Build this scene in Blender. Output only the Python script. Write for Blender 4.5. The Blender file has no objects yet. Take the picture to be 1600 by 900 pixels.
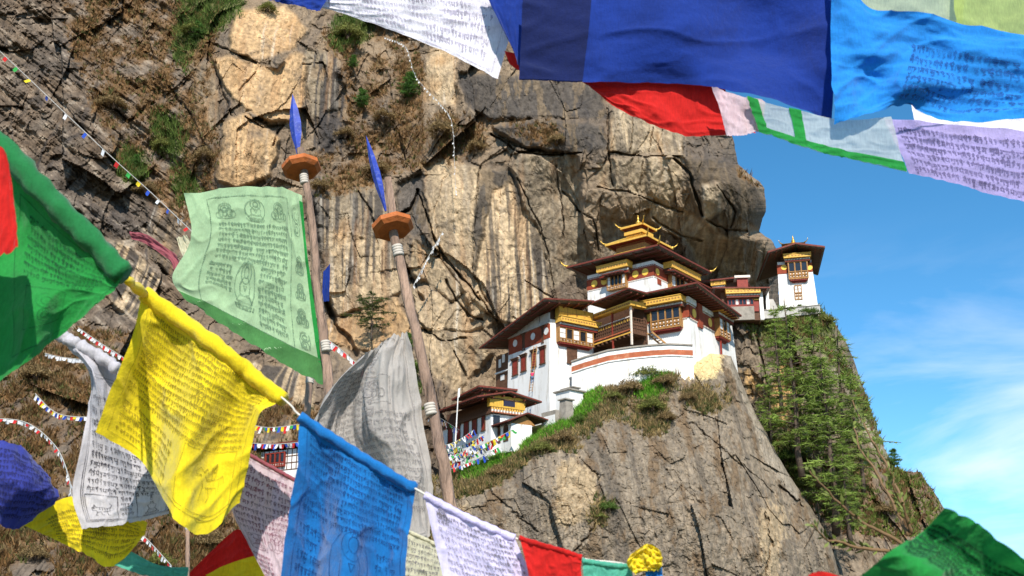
import bpy, math, random
import numpy as np
from mathutils import Vector, Matrix
rnd = random.Random(7)
rng = np.random.default_rng(11)
R = math.radians
SC = bpy.context.scene
COL = SC.collection

# ------------------------------------------------------------------ camera
FPX = 1800.0                        # focal length in pixels of the 1600 px wide photograph
PITCH = R(18.0)
CAM = np.array([0.0, 0.0, 1.7])
cd = bpy.data.cameras.new('camera'); cam = bpy.data.objects.new('camera', cd); COL.objects.link(cam)
cd.sensor_width = 36.0; cd.lens = 36.0 * FPX / 1600.0
cd.clip_start = 0.05; cd.clip_end = 9000
cam.location = CAM; cam.rotation_euler = (R(90) + PITCH, 0, 0)
cd.dof.use_dof = True; cd.dof.focus_distance = 13.0; cd.dof.aperture_fstop = 10.0
SC.camera = cam

# ------------------------------------------------------------------ light
SUN_AZ = R(175.0); SUN_EL = R(40.0)          # clockwise from +Y; the sun stands behind the camera, to the right
SUNV = Vector((math.sin(SUN_AZ)*math.cos(SUN_EL), math.cos(SUN_AZ)*math.cos(SUN_EL), math.sin(SUN_EL)))
sd = bpy.data.lights.new('sun', 'SUN'); sd.energy = 4.7; sd.angle = R(0.5); sd.color = (1.0, 0.95, 0.87)
so = bpy.data.objects.new('sun', sd); COL.objects.link(so)
so.rotation_euler = SUNV.to_track_quat('Z', 'Y').to_euler(); so.location = (30, -40, 60)

W = bpy.data.worlds.new('World'); SC.world = W; W.use_nodes = True
def build_world():
    nt = W.node_tree; nt.nodes.clear(); N = nt.nodes.new; L = nt.links.new
    out = N('ShaderNodeOutputWorld'); bg = N('ShaderNodeBackground'); bg.inputs['Strength'].default_value = 0.15
    sky = N('ShaderNodeTexSky'); sky.sky_type = 'NISHITA'; sky.sun_disc = False
    sky.sun_elevation = SUN_EL; sky.sun_rotation = SUN_AZ; sky.altitude = 3100; sky.air_density = 1.0; sky.dust_density = 0.9; sky.ozone_density = 2.0
    hs = N('ShaderNodeHueSaturation'); hs.inputs['Saturation'].default_value = 1.27; hs.inputs['Hue'].default_value = 0.488; hs.inputs['Value'].default_value = 1.0
    L(sky.outputs[0], hs.inputs['Color'])
    # thin cirrus, a function of the direction only
    tc = N('ShaderNodeTexCoord'); sep = N('ShaderNodeSeparateXYZ'); L(tc.outputs['Generated'], sep.inputs[0])
    mp = N('ShaderNodeMapping'); mp.inputs['Rotation'].default_value = (0, R(-9), 0); mp.inputs['Scale'].default_value = (2.6, 2.6, 13.0); L(tc.outputs['Generated'], mp.inputs['Vector'])
    nz = N('ShaderNodeTexNoise'); nz.inputs['Scale'].default_value = 1.1; nz.inputs['Detail'].default_value = 7; nz.inputs['Roughness'].default_value = 0.55; nz.inputs['Distortion'].default_value = 0.5
    L(mp.outputs[0], nz.inputs['Vector'])
    mr = N('ShaderNodeMapRange'); mr.inputs['From Min'].default_value = 0.41; mr.inputs['From Max'].default_value = 0.85; L(nz.outputs['Fac'], mr.inputs['Value'])
    band = N('ShaderNodeMapRange'); band.interpolation_type = 'SMOOTHSTEP'; band.inputs['From Min'].default_value = 0.36; band.inputs['From Max'].default_value = 0.15
    L(sep.outputs['Z'], band.inputs['Value'])
    m = N('ShaderNodeMath'); m.operation = 'MULTIPLY'; L(mr.outputs[0], m.inputs[0]); L(band.outputs[0], m.inputs[1])
    m2 = N('ShaderNodeMath'); m2.operation = 'MULTIPLY'; m2.inputs[1].default_value = 1.1; m2.use_clamp = True; L(m.outputs[0], m2.inputs[0])
    mix = N('ShaderNodeMix'); mix.data_type = 'RGBA'; L(m2.outputs[0], mix.inputs['Factor']); L(hs.outputs[0], mix.inputs['A']); mix.inputs['B'].default_value = (6.2, 6.4, 6.6, 1)
    L(mix.outputs['Result'], bg.inputs['Color']); L(bg.outputs[0], out.inputs[0])
build_world()
SC.view_settings.view_transform = 'Standard'; SC.view_settings.look = 'None'; SC.view_settings.exposure = 0.45; SC.view_settings.gamma = 1.0

# ------------------------------------------------------------------ helpers
SP, CP = math.sin(PITCH), math.cos(PITCH)
def ray(px, py):
    x = (np.asarray(px, float) - 800.0) / FPX; v = (450.0 - np.asarray(py, float)) / FPX
    return np.stack(np.broadcast_arrays(x, CP - v*SP, SP + v*CP), -1)
def at(px, py, Y):
    """the point that lies Y metres ahead in the direction of a photograph pixel"""
    d = ray(px, py); return CAM + d * (np.asarray(Y, float) / d[..., 1])[..., None]
def proj(P):
    q = np.asarray(P) - CAM; zc = q[..., 1]*CP + q[..., 2]*SP; yc = -q[..., 1]*SP + q[..., 2]*CP
    return 800 + FPX*q[..., 0]/zc, 450 - FPX*yc/zc

def tag(o, label=None, cat=None, group=None, kind=None):
    if label: o['label'] = label
    if cat: o['category'] = cat
    if group: o['group'] = group
    if kind: o['kind'] = kind
    return o
def empty(name, label, cat, loc=(0, 0, 0), rz=0.0, group=None):
    o = bpy.data.objects.new(name, None); COL.objects.link(o); o.location = loc; o.rotation_euler = (0, 0, rz)
    o.empty_display_size = 0.3
    return tag(o, label, cat, group)
def mesh_np(name, V, F, mat=None, parent=None, colors=None, smooth=False, uniform=0):
    """F: (n,k) int array, or a list of tuples"""
    me = bpy.data.meshes.new(name)
    V = np.asarray(V, np.float32).reshape(-1, 3)
    if isinstance(F, np.ndarray):
        n, k = F.shape
        me.vertices.add(len(V)); me.vertices.foreach_set('co', V.ravel())
        me.loops.add(n*k); me.loops.foreach_set('vertex_index', F.astype(np.int32).ravel())
        me.polygons.add(n); me.polygons.foreach_set('loop_start', np.arange(0, n*k, k, dtype=np.int32)); me.polygons.foreach_set('loop_total', np.full(n, k, np.int32))
        me.update(calc_edges=True); 
    else:
        me.from_pydata([tuple(map(float, v)) for v in V], [], F); me.update()
    if smooth: me.polygons.foreach_set('use_smooth', np.ones(len(me.polygons), bool))
    else: me.polygons.foreach_set('use_smooth', np.zeros(len(me.polygons), bool))
    if colors is not None:
        a = me.color_attributes.new('Col', 'FLOAT_COLOR', 'POINT')
        c = np.ones((len(V), 4), np.float32); c[:, :3] = colors; a.data.foreach_set('color', c.ravel())
    if mat: me.materials.append(mat)
    o = bpy.data.objects.new(name, me); COL.objects.link(o)
    if parent: o.parent = parent
    return o
def copy_tree(o, parent=None):
    c = o.copy(); COL.objects.link(c); c.parent = parent
    for ch in [x for x in o.children]: copy_tree(ch, c)
    return c

# ---- noise
_perm = np.random.default_rng(3).permutation(4096)
_grad = np.random.default_rng(4).normal(size=(4096, 3)); _grad /= np.linalg.norm(_grad, axis=1)[:, None]
def _h(i, j, k): return _perm[(_perm[(_perm[i & 4095] + j) & 4095] + k) & 4095]
def perlin(P):
    P = np.asarray(P, float); i = np.floor(P).astype(np.int64); f = P - i; u = f*f*f*(f*(f*6-15)+10)
    r = 0
    for dx in (0, 1):
        wx = u[..., 0] if dx else 1-u[..., 0]
        for dy in (0, 1):
            wy = u[..., 1] if dy else 1-u[..., 1]
            for dz in (0, 1):
                wz = u[..., 2] if dz else 1-u[..., 2]
                g = _grad[_h(i[..., 0]+dx, i[..., 1]+dy, i[..., 2]+dz)]
                r = r + wx*wy*wz*(g[..., 0]*(f[..., 0]-dx) + g[..., 1]*(f[..., 1]-dy) + g[..., 2]*(f[..., 2]-dz))
    return r*1.5
def fbm(P, octs=4, gain=0.5, lac=2.03):
    s = 0; a = 1.0; t = 0; P = np.asarray(P, float)
    for o in range(octs): s = s + a*perlin(P + 17.3*o); t += a; a *= gain; P = P*lac
    return s/t*1.6
def worley2(x, y, seed=0):
    """nearest cell (its two local coordinates, id hash) and F2-F1"""
    ix = np.floor(x).astype(np.int64); iy = np.floor(y).astype(np.int64)
    b1 = np.full(x.shape, 9.0); b2 = b1.copy(); bx = b1*0; by = b1*0; bid = np.zeros(x.shape, np.int64)
    for dx in (-1, 0, 1):
        for dy in (-1, 0, 1):
            h = _h(ix+dx, iy+dy, seed*31+5 + 0*ix)
            cx = ix+dx + 0.1 + 0.8*(h % 61)/61.0; cy = iy+dy + 0.1 + 0.8*((h*7+13) % 67)/67.0
            d = np.hypot(x-cx, y-cy); near = d < b1
            b2 = np.where(near, b1, np.minimum(b2, d)); b1 = np.where(near, d, b1)
            bx = np.where(near, x-cx, bx); by = np.where(near, y-cy, by); bid = np.where(near, h, bid)
    return bx, by, bid, b2-b1
def hr(h, k): return ((h*(2*k+3) + 101*k) % 97)/48.0 - 1.0       # a hash turned to -1..1
def facets(x, z, size, amp, seed, stretch=1.6, tilt=1.0):
    bx, by, h, e = worley2(x/size, z/(size*stretch), seed)
    return amp*(0.55*hr(h, 1+seed) + tilt*(hr(h, 2+seed)*bx + hr(h, 3+seed)*by)), e, h
def sstep(a, b, x):
    t = np.clip((x-a)/(b-a), 0, 1); return t*t*(3-2*t)
def inpoly(px, py, poly):
    c = np.zeros(px.shape, bool); n = len(poly); j = n-1
    for i in range(n):
        xi, yi = poly[i]; xj, yj = poly[j]
        if yi != yj: c ^= ((yi > py) != (yj > py)) & (px < (xj-xi)*(py-yi)/(yj-yi)+xi)
        j = i
    return c
def polydist(px, py, pts):
    d = np.full(px.shape, 1e9)
    for (x0, y0), (x1, y1) in zip(pts[:-1], pts[1:]):
        vx, vy = x1-x0, y1-y0; t = np.clip(((px-x0)*vx + (py-y0)*vy)/(vx*vx+vy*vy), 0, 1)
        d = np.minimum(d, np.hypot(px-x0-t*vx, py-y0-t*vy))
    return d
def rbf(ctrl):
    C = np.array(ctrl, float); X = C[:, :2]/100.0; y = C[:, 2]
    D = np.hypot(X[:, None, 0]-X[None, :, 0], X[:, None, 1]-X[None, :, 1])
    n = len(C); A = np.zeros((n+3, n+3)); A[:n, :n] = -D - 0.0; A[:n, :n] -= np.eye(n)*0.15; A[:n, n] = 1; A[:n, n+1:] = X; A[n, :n] = 1; A[n+1:, :n] = X.T
    w = np.linalg.solve(A, np.r_[y, 0, 0, 0])
    def f(px, py):
        r = w[n] + w[n+1]*px/100 + w[n+2]*py/100
        for k in range(n): r = r - w[k]*np.sqrt((px/100-X[k, 0])**2 + (py/100-X[k, 1])**2 + 0.02)
        return r
    return f

# ---- materials
def mat_new(name):
    m = bpy.data.materials.new(name); m.use_nodes = True; nt = m.node_tree; b = nt.nodes['Principled BSDF']; return m, nt, b
def mat(name, col, rough=0.7, metal=0.0, var=0.15, scale=3.0, bump=0.0, bscale=20.0, spec=0.4, coord='Object', stretch=(1, 1, 1), dirt=None):
    """a painted / wooden / plaster surface with uneven colour; dirt = (colour, amount, scale)"""
    m, nt, b = mat_new(name); N = nt.nodes.new; L = nt.links.new
    b.inputs['Roughness'].default_value = rough; b.inputs['Metallic'].default_value = metal; b.inputs['Specular IOR Level'].default_value = spec
    tc = N('ShaderNodeTexCoord'); mp = N('ShaderNodeMapping'); mp.inputs['Scale'].default_value = stretch; L(tc.outputs[coord], mp.inputs[0])
    nz = N('ShaderNodeTexNoise'); nz.inputs['Scale'].default_value = scale; nz.inputs['Detail'].default_value = 6; nz.inputs['Roughness'].default_value = 0.6; L(mp.outputs[0], nz.inputs['Vector'])
    rmp = N('ShaderNodeMapRange'); rmp.inputs['From Min'].default_value = 0.3; rmp.inputs['From Max'].default_value = 0.7; rmp.inputs['To Min'].default_value = 1-var; rmp.inputs['To Max'].default_value = 1+var*0.6
    L(nz.outputs['Fac'], rmp.inputs['Value'])
    mx = N('ShaderNodeMix'); mx.data_type = 'RGBA'; mx.blend_type = 'MULTIPLY'; mx.inputs['Factor'].default_value = 1; mx.inputs['A'].default_value = (*col, 1)
    L(rmp.outputs[0], mx.inputs['B']); last = mx.outputs['Result']
    if dirt:
        n2 = N('ShaderNodeTexNoise'); n2.inputs['Scale'].default_value = dirt[2]; n2.inputs['Detail'].default_value = 8; n2.inputs['Roughness'].default_value = 0.7; L(mp.outputs[0], n2.inputs['Vector'])
        r2 = N('ShaderNodeMapRange'); r2.inputs['From Min'].default_value = 0.52; r2.inputs['From Max'].default_value = 0.75; r2.inputs['To Max'].default_value = dirt[1]; L(n2.outputs['Fac'], r2.inputs['Value'])
        m2 = N('ShaderNodeMix'); m2.data_type = 'RGBA'; L(r2.outputs[0], m2.inputs['Factor']); L(last, m2.inputs['A']); m2.inputs['B'].default_value = (*dirt[0], 1); last = m2.outputs['Result']
    L(last, b.inputs['Base Color'])
    if bump:
        n3 = N('ShaderNodeTexNoise'); n3.inputs['Scale'].default_value = bscale; n3.inputs['Detail'].default_value = 5; L(mp.outputs[0], n3.inputs['Vector'])
        bp = N('ShaderNodeBump'); bp.inputs['Strength'].default_value = bump; bp.inputs['Distance'].default_value = 0.05; L(n3.outputs['Fac'], bp.inputs['Height']); L(bp.outputs[0], b.inputs['Normal'])
    return m
def mat_attr(name, rough=0.9, bump=0.0, bscale=1.0, var=0.25, vscale=1.0, spec=0.2, translucent=0.0, dist=0.3, detail2=0.0):
    """base colour from the vertex colours, broken up by noise"""
    m, nt, b = mat_new(name); N = nt.nodes.new; L = nt.links.new
    b.inputs['Roughness'].default_value = rough; b.inputs['Specular IOR Level'].default_value = spec
    at_ = N('ShaderNodeVertexColor'); at_.layer_name = 'Col'
    tc = N('ShaderNodeTexCoord')
    nz = N('ShaderNodeTexNoise'); nz.inputs['Scale'].default_value = vscale; nz.inputs['Detail'].default_value = 8; nz.inputs['Roughness'].default_value = 0.72; L(tc.outputs['Object'], nz.inputs['Vector'])
    rmp = N('ShaderNodeMapRange'); rmp.inputs['From Min'].default_value = 0.3; rmp.inputs['From Max'].default_value = 0.7; rmp.inputs['To Min'].default_value = 1-var; rmp.inputs['To Max'].default_value = 1+var
    L(nz.outputs['Fac'], rmp.inputs['Value'])
    mx = N('ShaderNodeMix'); mx.data_type = 'RGBA'; mx.blend_type = 'MULTIPLY'; mx.inputs['Factor'].default_value = 1; L(at_.outputs['Color'], mx.inputs['A']); L(rmp.outputs[0], mx.inputs['B'])
    L(mx.outputs['Result'], b.inputs['Base Color'])
    if bump:
        n3 = N('ShaderNodeTexNoise'); n3.inputs['Scale'].default_value = bscale; n3.inputs['Detail'].default_value = 9; n3.inputs['Roughness'].default_value = 0.65; L(tc.outputs['Object'], n3.inputs['Vector'])
        vo = N('ShaderNodeTexVoronoi'); vo.feature = 'DISTANCE_TO_EDGE'; vo.inputs['Scale'].default_value = bscale*0.55
        mp = N('ShaderNodeMapping'); mp.inputs['Scale'].default_value = (1, 1, 0.55); mp.inputs['Rotation'].default_value = (0, 0.35, 0); 
        wv = N('ShaderNodeMix'); wv.data_type = 'VECTOR'; wv.inputs['Factor'].default_value = 0.12
        L(tc.outputs['Object'], wv.inputs['A']); L(n3.outputs['Color'], wv.inputs['B']); L(wv.outputs[1], mp.inputs[0]); L(mp.outputs[0], vo.inputs['Vector'])
        vr = N('ShaderNodeMapRange'); vr.inputs['From Max'].default_value = 0.06; vr.inputs['To Max'].default_value = detail2; L(vo.outputs['Distance'], vr.inputs['Value'])
        ad = N('ShaderNodeMath'); ad.operation = 'ADD'; L(n3.outputs['Fac'], ad.inputs[0]); L(vr.outputs[0], ad.inputs[1])
        bp = N('ShaderNodeBump'); bp.inputs['Strength'].default_value = bump; bp.inputs['Distance'].default_value = dist; L(ad.outputs[0], bp.inputs['Height']); L(bp.outputs[0], b.inputs['Normal'])
    if translucent:
        tr = N('ShaderNodeBsdfTranslucent'); L(mx.outputs['Result'], tr.inputs['Color']); ms = N('ShaderNodeMixShader'); ms.inputs[0].default_value = translucent
        L(b.outputs[0], ms.inputs[1]); L(tr.outputs[0], ms.inputs[2]); L(ms.outputs[0], nt.nodes['Material Output'].inputs['Surface'])
    return m
# ------------------------------------------------------------------ rock faces
M_ROCK = mat_attr('cliff_rock', rough=0.9, bump=0.85, bscale=0.8, var=0.38, vscale=1.3, dist=0.4, detail2=0.05)
M_TUFT = mat_attr('scrub_blades', rough=0.8, var=0.2, vscale=2.0, translucent=0.25)

def grid_faces(ny, nx):
    i = np.arange(ny-1)[:, None]*nx + np.arange(nx-1)[None, :]
    return np.stack([i, i+nx, i+nx+1, i+1], -1).reshape(-1, 4)
PALE = np.array((.50, .368, .222)); DARK = np.array((.060, .052, .046)); BROWN = np.array((.17, .092, .036)); GREY = np.array((.215, .168, .125)); OCHRE = np.array((.36, .19, .07)); GREEN = np.array((.11, .15, .03))
BLACK = np.array((.03, .027, .026))
def lerp(c, col, m): return c + (np.asarray(col) - c)*m[..., None]

def blur(m, k):
    for ax in (0, 1):
        for _ in range(2):
            p = np.concatenate([np.repeat(np.take(m, [0], ax), k+1, ax), m, np.repeat(np.take(m, [-1], ax), k, ax)], ax); c = np.cumsum(p, ax)
            n = m.shape[ax]; m = (np.take(c, range(2*k+1, 2*k+1+n), ax) - np.take(c, range(0, n), ax))/(2*k+1)
    return m
def soft(m, nz, k=9, amt=.42, w=.16):
    return sstep(.5-w, .5+w, blur(m.astype(float), k) + amt*nz)*(blur(m.astype(float), k) > .03)
def ridged(P, octs=4):
    s = 0; a = 1; t = 0; P = np.asarray(P, float)
    for o in range(octs): s = s + a*(1-np.abs(perlin(P+9.1*o))*2)**2; t += a; a *= .5; P = P*2.1
    return s/t
class Rock: pass
def finish_rock(name, label, PX, PY, Y, C, grass, green, backs):
    """PX,PY,Y grids -> one mesh; backs: list of (edge, [(dx,dy,dz)...]) rows or columns added past the picture's silhouette"""
    P = at(PX, PY, Y)
    r = Rock(); r.P = P.copy(); r.PX = PX; r.PY = PY; r.grass = grass; r.green = green; r.C = C
    for edge, offs in backs:
        for o in offs:
            o = np.array(o, float)
            if edge == 'right': P = np.concatenate([P, r.P[:, -1:, :][:P.shape[0]] + o if P.shape[0] == r.P.shape[0] else P[:, -1:, :] + o], 1); C = np.concatenate([C, C[:, -1:]], 1)
            if edge == 'left': P = np.concatenate([P[:, :1] + o, P], 1); C = np.concatenate([C[:, :1], C], 1)
            if edge == 'bottom': P = np.concatenate([P, P[-1:] + o], 0); C = np.concatenate([C, C[-1:]], 0)
            if edge == 'top': P = np.concatenate([P[:1] + o, P], 0); C = np.concatenate([C[:1], C], 0)
    ny, nx = P.shape[:2]
    r.obj = mesh_np(name, P.reshape(-1, 3), grid_faces(ny, nx), M_ROCK, colors=C.reshape(-1, 3))
    tag(r.obj, label, kind='structure')
    return r

def cracks_at(px, py, cracks):
    CN = fbm(np.stack([px*.035, py*.035, 0*px+2.5], -1), 3)
    d = 0
    for pts, w, dep in cracks:
        q = polydist(px, py, pts); ww = w*.55*np.clip(1+.9*CN, .15, 1.9); d = np.maximum(d, dep*.55*(1-sstep(0.2*ww, ww, q)))
    return d
def streak(x, z, fx=1.0, fz=0.07):
    return fbm(np.stack([x*fx, z*fz, 0*x], -1), 4, 0.6)

# ---- the great back cliff
def Zp(pts): return [(297+x/1.735, y/1.735) for x, y in pts]
PALE_O = PALE*np.array((1.08, .95, .80)); PALE_G = PALE*np.array((.92, .95, 1.0)); MID = np.array((.245, .19, .125)); MIDB = np.array((.20, .145, .09)); DK = np.array((.075, .062, .05))
# outline, metres proud of the face, tilt across and down (metres per 100 px), colour, streakiness
SLABS = [([(635, 450), (700, 438), (782, 462), (778, 560), (768, 750), (795, 800), (835, 872), (740, 795), (680, 700), (640, 600)], 1.6, -1.6, .3, PALE, .55),
    ([(782, 462), (872, 465), (902, 560), (962, 640), (978, 760), (970, 850), (880, 885), (835, 868), (792, 795), (768, 750), (778, 560)], .9, .9, -.4, PALE*1.05, 1.0),
    ([(785, 462), (872, 460), (897, 505), (893, 610), (872, 505), (820, 520), (795, 630), (768, 745), (776, 560)], .95, .9, -.4, DK, .3),
    ([(892, 420), (1050, 420), (1062, 520), (1060, 650), (1092, 700), (980, 785), (964, 640), (904, 560), (872, 462)], .2, 1.4, .2, MID*1.25, .55),
    ([(820, 345), (940, 320), (1120, 340), (1132, 398), (1040, 420), (900, 408)], 3.0, .4, 1.6, DK*1.3, .4),
    ([(1140, 290), (1290, 300), (1345, 345), (1330, 420), (1132, 414)], 1.3, .8, .9, PALE_G*.92, .7),
    ([(1100, 440), (1150, 430), (1152, 530), (1105, 500)], .8, -1, .6, PALE_G*.8, .3), ([(1148, 430), (1232, 430), (1242, 532), (1152, 522)], 1.5, .6, .8, PALE_G*.95, .3), ([(1236, 425), (1332, 425), (1342, 510), (1300, 562), (1244, 532)], 1.2, 1.6, .8, PALE_G*.9, .3),
    ([(1342, 432), (1440, 430), (1530, 490), (1562, 560), (1552, 622), (1480, 602), (1420, 632), (1370, 562)], 1.4, 1.2, .5, MIDB*.7, .5), ([(1398, 512), (1442, 500), (1434, 580), (1392, 602)], 2.4, -1.2, .2, PALE_G*.8, .4),
    ([(1250, 545), (1420, 604), (1452, 662), (1330, 642), (1240, 602)], .6, .6, -.3, PALE_G*.8, .3), ([(1340, 645), (1490, 642), (1502, 742), (1380, 722)], .4, -.8, -.3, PALE*.72, .4), ([(1110, 590), (1200, 605), (1210, 690), (1120, 700)], .5, 1.5, -.5, MID, .3), ([(1490, 650), (1545, 640), (1530, 760), (1500, 780)], 1.0, 1.5, 0, MIDB*1.1, .5),
    ([(118, 30), (250, 8), (322, 80), (284, 130), (182, 168), (108, 132)], 2.6, 1.4, .6, PALE_O*1.05, .25), ([(60, 160), (100, 150), (232, 190), (284, 140), (334, 160), (322, 262), (272, 332), (202, 332), (150, 300), (80, 222)], 1.2, 1.0, .3, PALE_O*.95, .3), ([(90, 332), (150, 310), (242, 380), (222, 482), (132, 512), (68, 482)], 1.6, .5, -.3, PALE_O, .45), ([(0, 160), (56, 170), (80, 300), (60, 420), (10, 380)], .5, .8, 0, MIDB*1.3, .3),
    ([(308, 130), (392, 140), (402, 300), (330, 322)], -.6, -1.5, 0, MID, 1.3), ([(640, 130), (722, 120), (722, 282), (618, 272)], 1.0, .9, .3, PALE*.95, .35), ([(724, 200), (1100, 228), (1132, 322), (940, 318), (820, 322), (744, 282)], .3, .3, -.6, DK*1.2, .5),
    ([(340, 480), (500, 482), (562, 560), (560, 662), (450, 642), (345, 620)], .7, 1.2, .2, MID*1.1, .9), ([(345, 622), (560, 652), (572, 790), (470, 832), (400, 862), (365, 800)], 1.3, 1.4, -.2, PALE*.92, .6), ([(560, 500), (630, 460), (640, 600), (600, 640), (565, 560)], -1.2, -1, 0, DK*1.8, .5),
    ([(605, 640), (680, 702), (742, 795), (705, 820), (640, 760), (598, 740)], .6, -1.2, .4, PALE*.85, .3), ([(640, 765), (705, 825), (742, 800), (836, 874), (760, 900), (620, 890), (600, 790)], 1.4, .8, .4, PALE*.95, .3), ([(722, 760), (792, 800), (802, 850), (762, 862)], 2.2, 1.2, .4, PALE*1.05, .2), ([(620, 895), (790, 900), (820, 960), (720, 1060), (620, 1000)], 1.2, -1.0, .3, PALE*.8, .3),
    ([(-280, 640), (-165, 650), (-80, 760), (-130, 880), (-220, 830)], .8, 1.2, 0, PALE*.9, 1.3), ([(170, 980), (330, 1000), (350, 1180), (190, 1200)], .8, .8, 0, PALE*.85, 1.2), ([(345, 865), (420, 860), (470, 840), (560, 800), (600, 900), (590, 980), (480, 960), (380, 930)], .4, 1, .4, PALE_O*.8, .4), ([(-130, 500), (-40, 490), (20, 620), (-20, 800), (-100, 700)], .6, 1, 0, MIDB*1.1, .7)]
def back_cliff():
    nx, ny = 1010, 640
    sil = np.array([(-220, 1085), (-60, 1105), (60, 1122), (150, 1134), (210, 1144), (235, 1149), (256, 1153), (268, 1166), (283, 1186), (296, 1194), (312, 1197), (330, 1196), (348, 1190), (362, 1187), (370, 1196), (374, 1204), (380, 1209), (392, 1214), (420, 1216), (1000, 1230)], float)
    py = np.linspace(-170, 960, ny)
    jx = 2.2*fbm(np.stack([py*0.06, 0*py, 0*py], -1), 4)
    right = np.interp(py, sil[:, 0], sil[:, 1]) + jx
    s = np.linspace(0, 1, nx)
    PX = -150 + (right[:, None] + 150)*s[None, :]; PY = np.repeat(py[:, None], nx, 1)
    base = rbf([(-150, -170, 196), (300, -170, 205), (700, -170, 205), (1100, -170, 186), (0, 0, 184), (200, 60, 188), (380, 60, 176), (450, 120, 175), (560, 130, 184), (660, 120, 182), (790, 130, 172), (900, 150, 170), (1000, 190, 161.2), (1120, 210, 166),
        (0, 250, 170), (150, 200, 176), (250, 250, 178), (330, 250, 171), (400, 220, 168), (520, 220, 178), (640, 240, 180), (700, 300, 169), (780, 300, 168), (860, 225, 166), (880, 300, 169), (1000, 260, 160.6), (1090, 260, 161), (1150, 290, 161), (1190, 320, 165), (960, 310, 163.2), (1040, 345, 165.0), (1110, 360, 165.5), (1170, 370, 168), (1190, 430, 178),
        (100, 400, 160), (180, 430, 162), (320, 400, 168), (560, 330, 174), (600, 420, 170), (700, 420, 166), (800, 420, 168), (900, 420, 172), (530, 500, 173), (620, 500, 167), (720, 520, 166), (640, 600, 160), (760, 600, 168), (1000, 420, 169), (1100, 420, 174), (1000, 600, 172), (1200, 600, 180),
        (-50, 560, 140), (100, 600, 136), (300, 560, 150), (450, 640, 150), (600, 690, 150), (700, 720, 160), (0, 760, 116), (200, 760, 120), (430, 760, 136), (600, 800, 145), (-100, 900, 100), (200, 900, 106), (450, 900, 122), (700, 900, 150), (1200, 900, 180), (1000, 800, 175)])
    # wander the outlines
    Y0 = base(PX, PY); X0 = at(PX, PY, Y0); x, z = X0[..., 0], X0[..., 2]
    w3 = np.stack([x*0.09, z*0.09, 0*x], -1)
    wx = fbm(w3, 4); wz = fbm(w3 + 31.7, 4)
    qx = PX + 22*wx; qy = PY + 18*wz
    xx = x + 3.0*wx; zz = z + 3.0*wz
    lw = perlin(np.stack([x*.05, z*.05, 0*x+12], -1)); lw2 = perlin(np.stack([x*.05, z*.05, 0*x+19], -1)); xs = x + 3*lw + .12*fbm(w3*8, 3); zs = z + 3*lw2 + .12*fbm(w3*8+9, 3)
    # blocks and slabs
    lean = xs + 0.25*zs
    f1, e1, h1 = facets(lean, zs, 14.0, 3.2, 1, 1.9, 1.9); f2, e2, h2 = facets(xs - 0.2*zs, zs + .15*xs, 5.2, 1.15, 2, 1.9, 2.1); f3, e3, h3 = facets(xs + 0.15*zs, zs - .2*xs, 1.9, 0.40, 3, 1.5, 2.2)
    sl = []; calm = np.zeros(PX.shape)
    jx_ = 3.5*fbm(w3*4+3, 4, .6); jy_ = 3.5*fbm(w3*4+8, 4, .6)
    ex = (PX + jx_ + .35*(qx-PX)); ey = (PY + jy_ + .35*(qy-PY))
    for pts, pr, gx, gy, col, stk in SLABS:
        pts = Zp(pts); m = blur(inpoly(ex, ey, pts).astype(float), 1); cx = sum(p[0] for p in pts)/len(pts); cy = sum(p[1] for p in pts)/len(pts); sl.append((m, pr, gx*(PX-cx)/100, gy*(PY-cy)/100, col, stk)); calm = np.maximum(calm, m)
    Y = Y0 + f1*(.75-.58*calm) + f2*(.62-.44*calm) + f3*(.75-.6*calm)
    for m, pr, tx, ty, col, stk in sl: Y = Y + m*(-pr*.65 + 1.7*tx + 1.5*ty) + .3*(m*(1-m)*4)*sstep(0, .5, wx+.5*wz)
    Y -= 1.4*(ridged(np.stack([xx*.16, zz*.09, 0*x+7], -1), 5)-.5)*(1-.72*calm)
    Y += .9*fbm(np.stack([x*.13, z*.10, 0*x], -1), 5, .55)*(1-.3*calm) + .22*fbm(np.stack([x*1.1, z*.8, 0*x], -1), 3) + .22*fbm(np.stack([xx*1.3, zz*.16, 0*x+14], -1), 4, .6)
    # slanted strata on the left
    leftm = sstep(340, 260, qx)*sstep(620, 500, qy)
    st = fbm(np.stack([(x*0.75 - z*0.66)*0.06, (x*0.66 + z*0.75)*0.42, 0*x], -1), 4, 0.6)
    Y += 2.2*st*leftm
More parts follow.
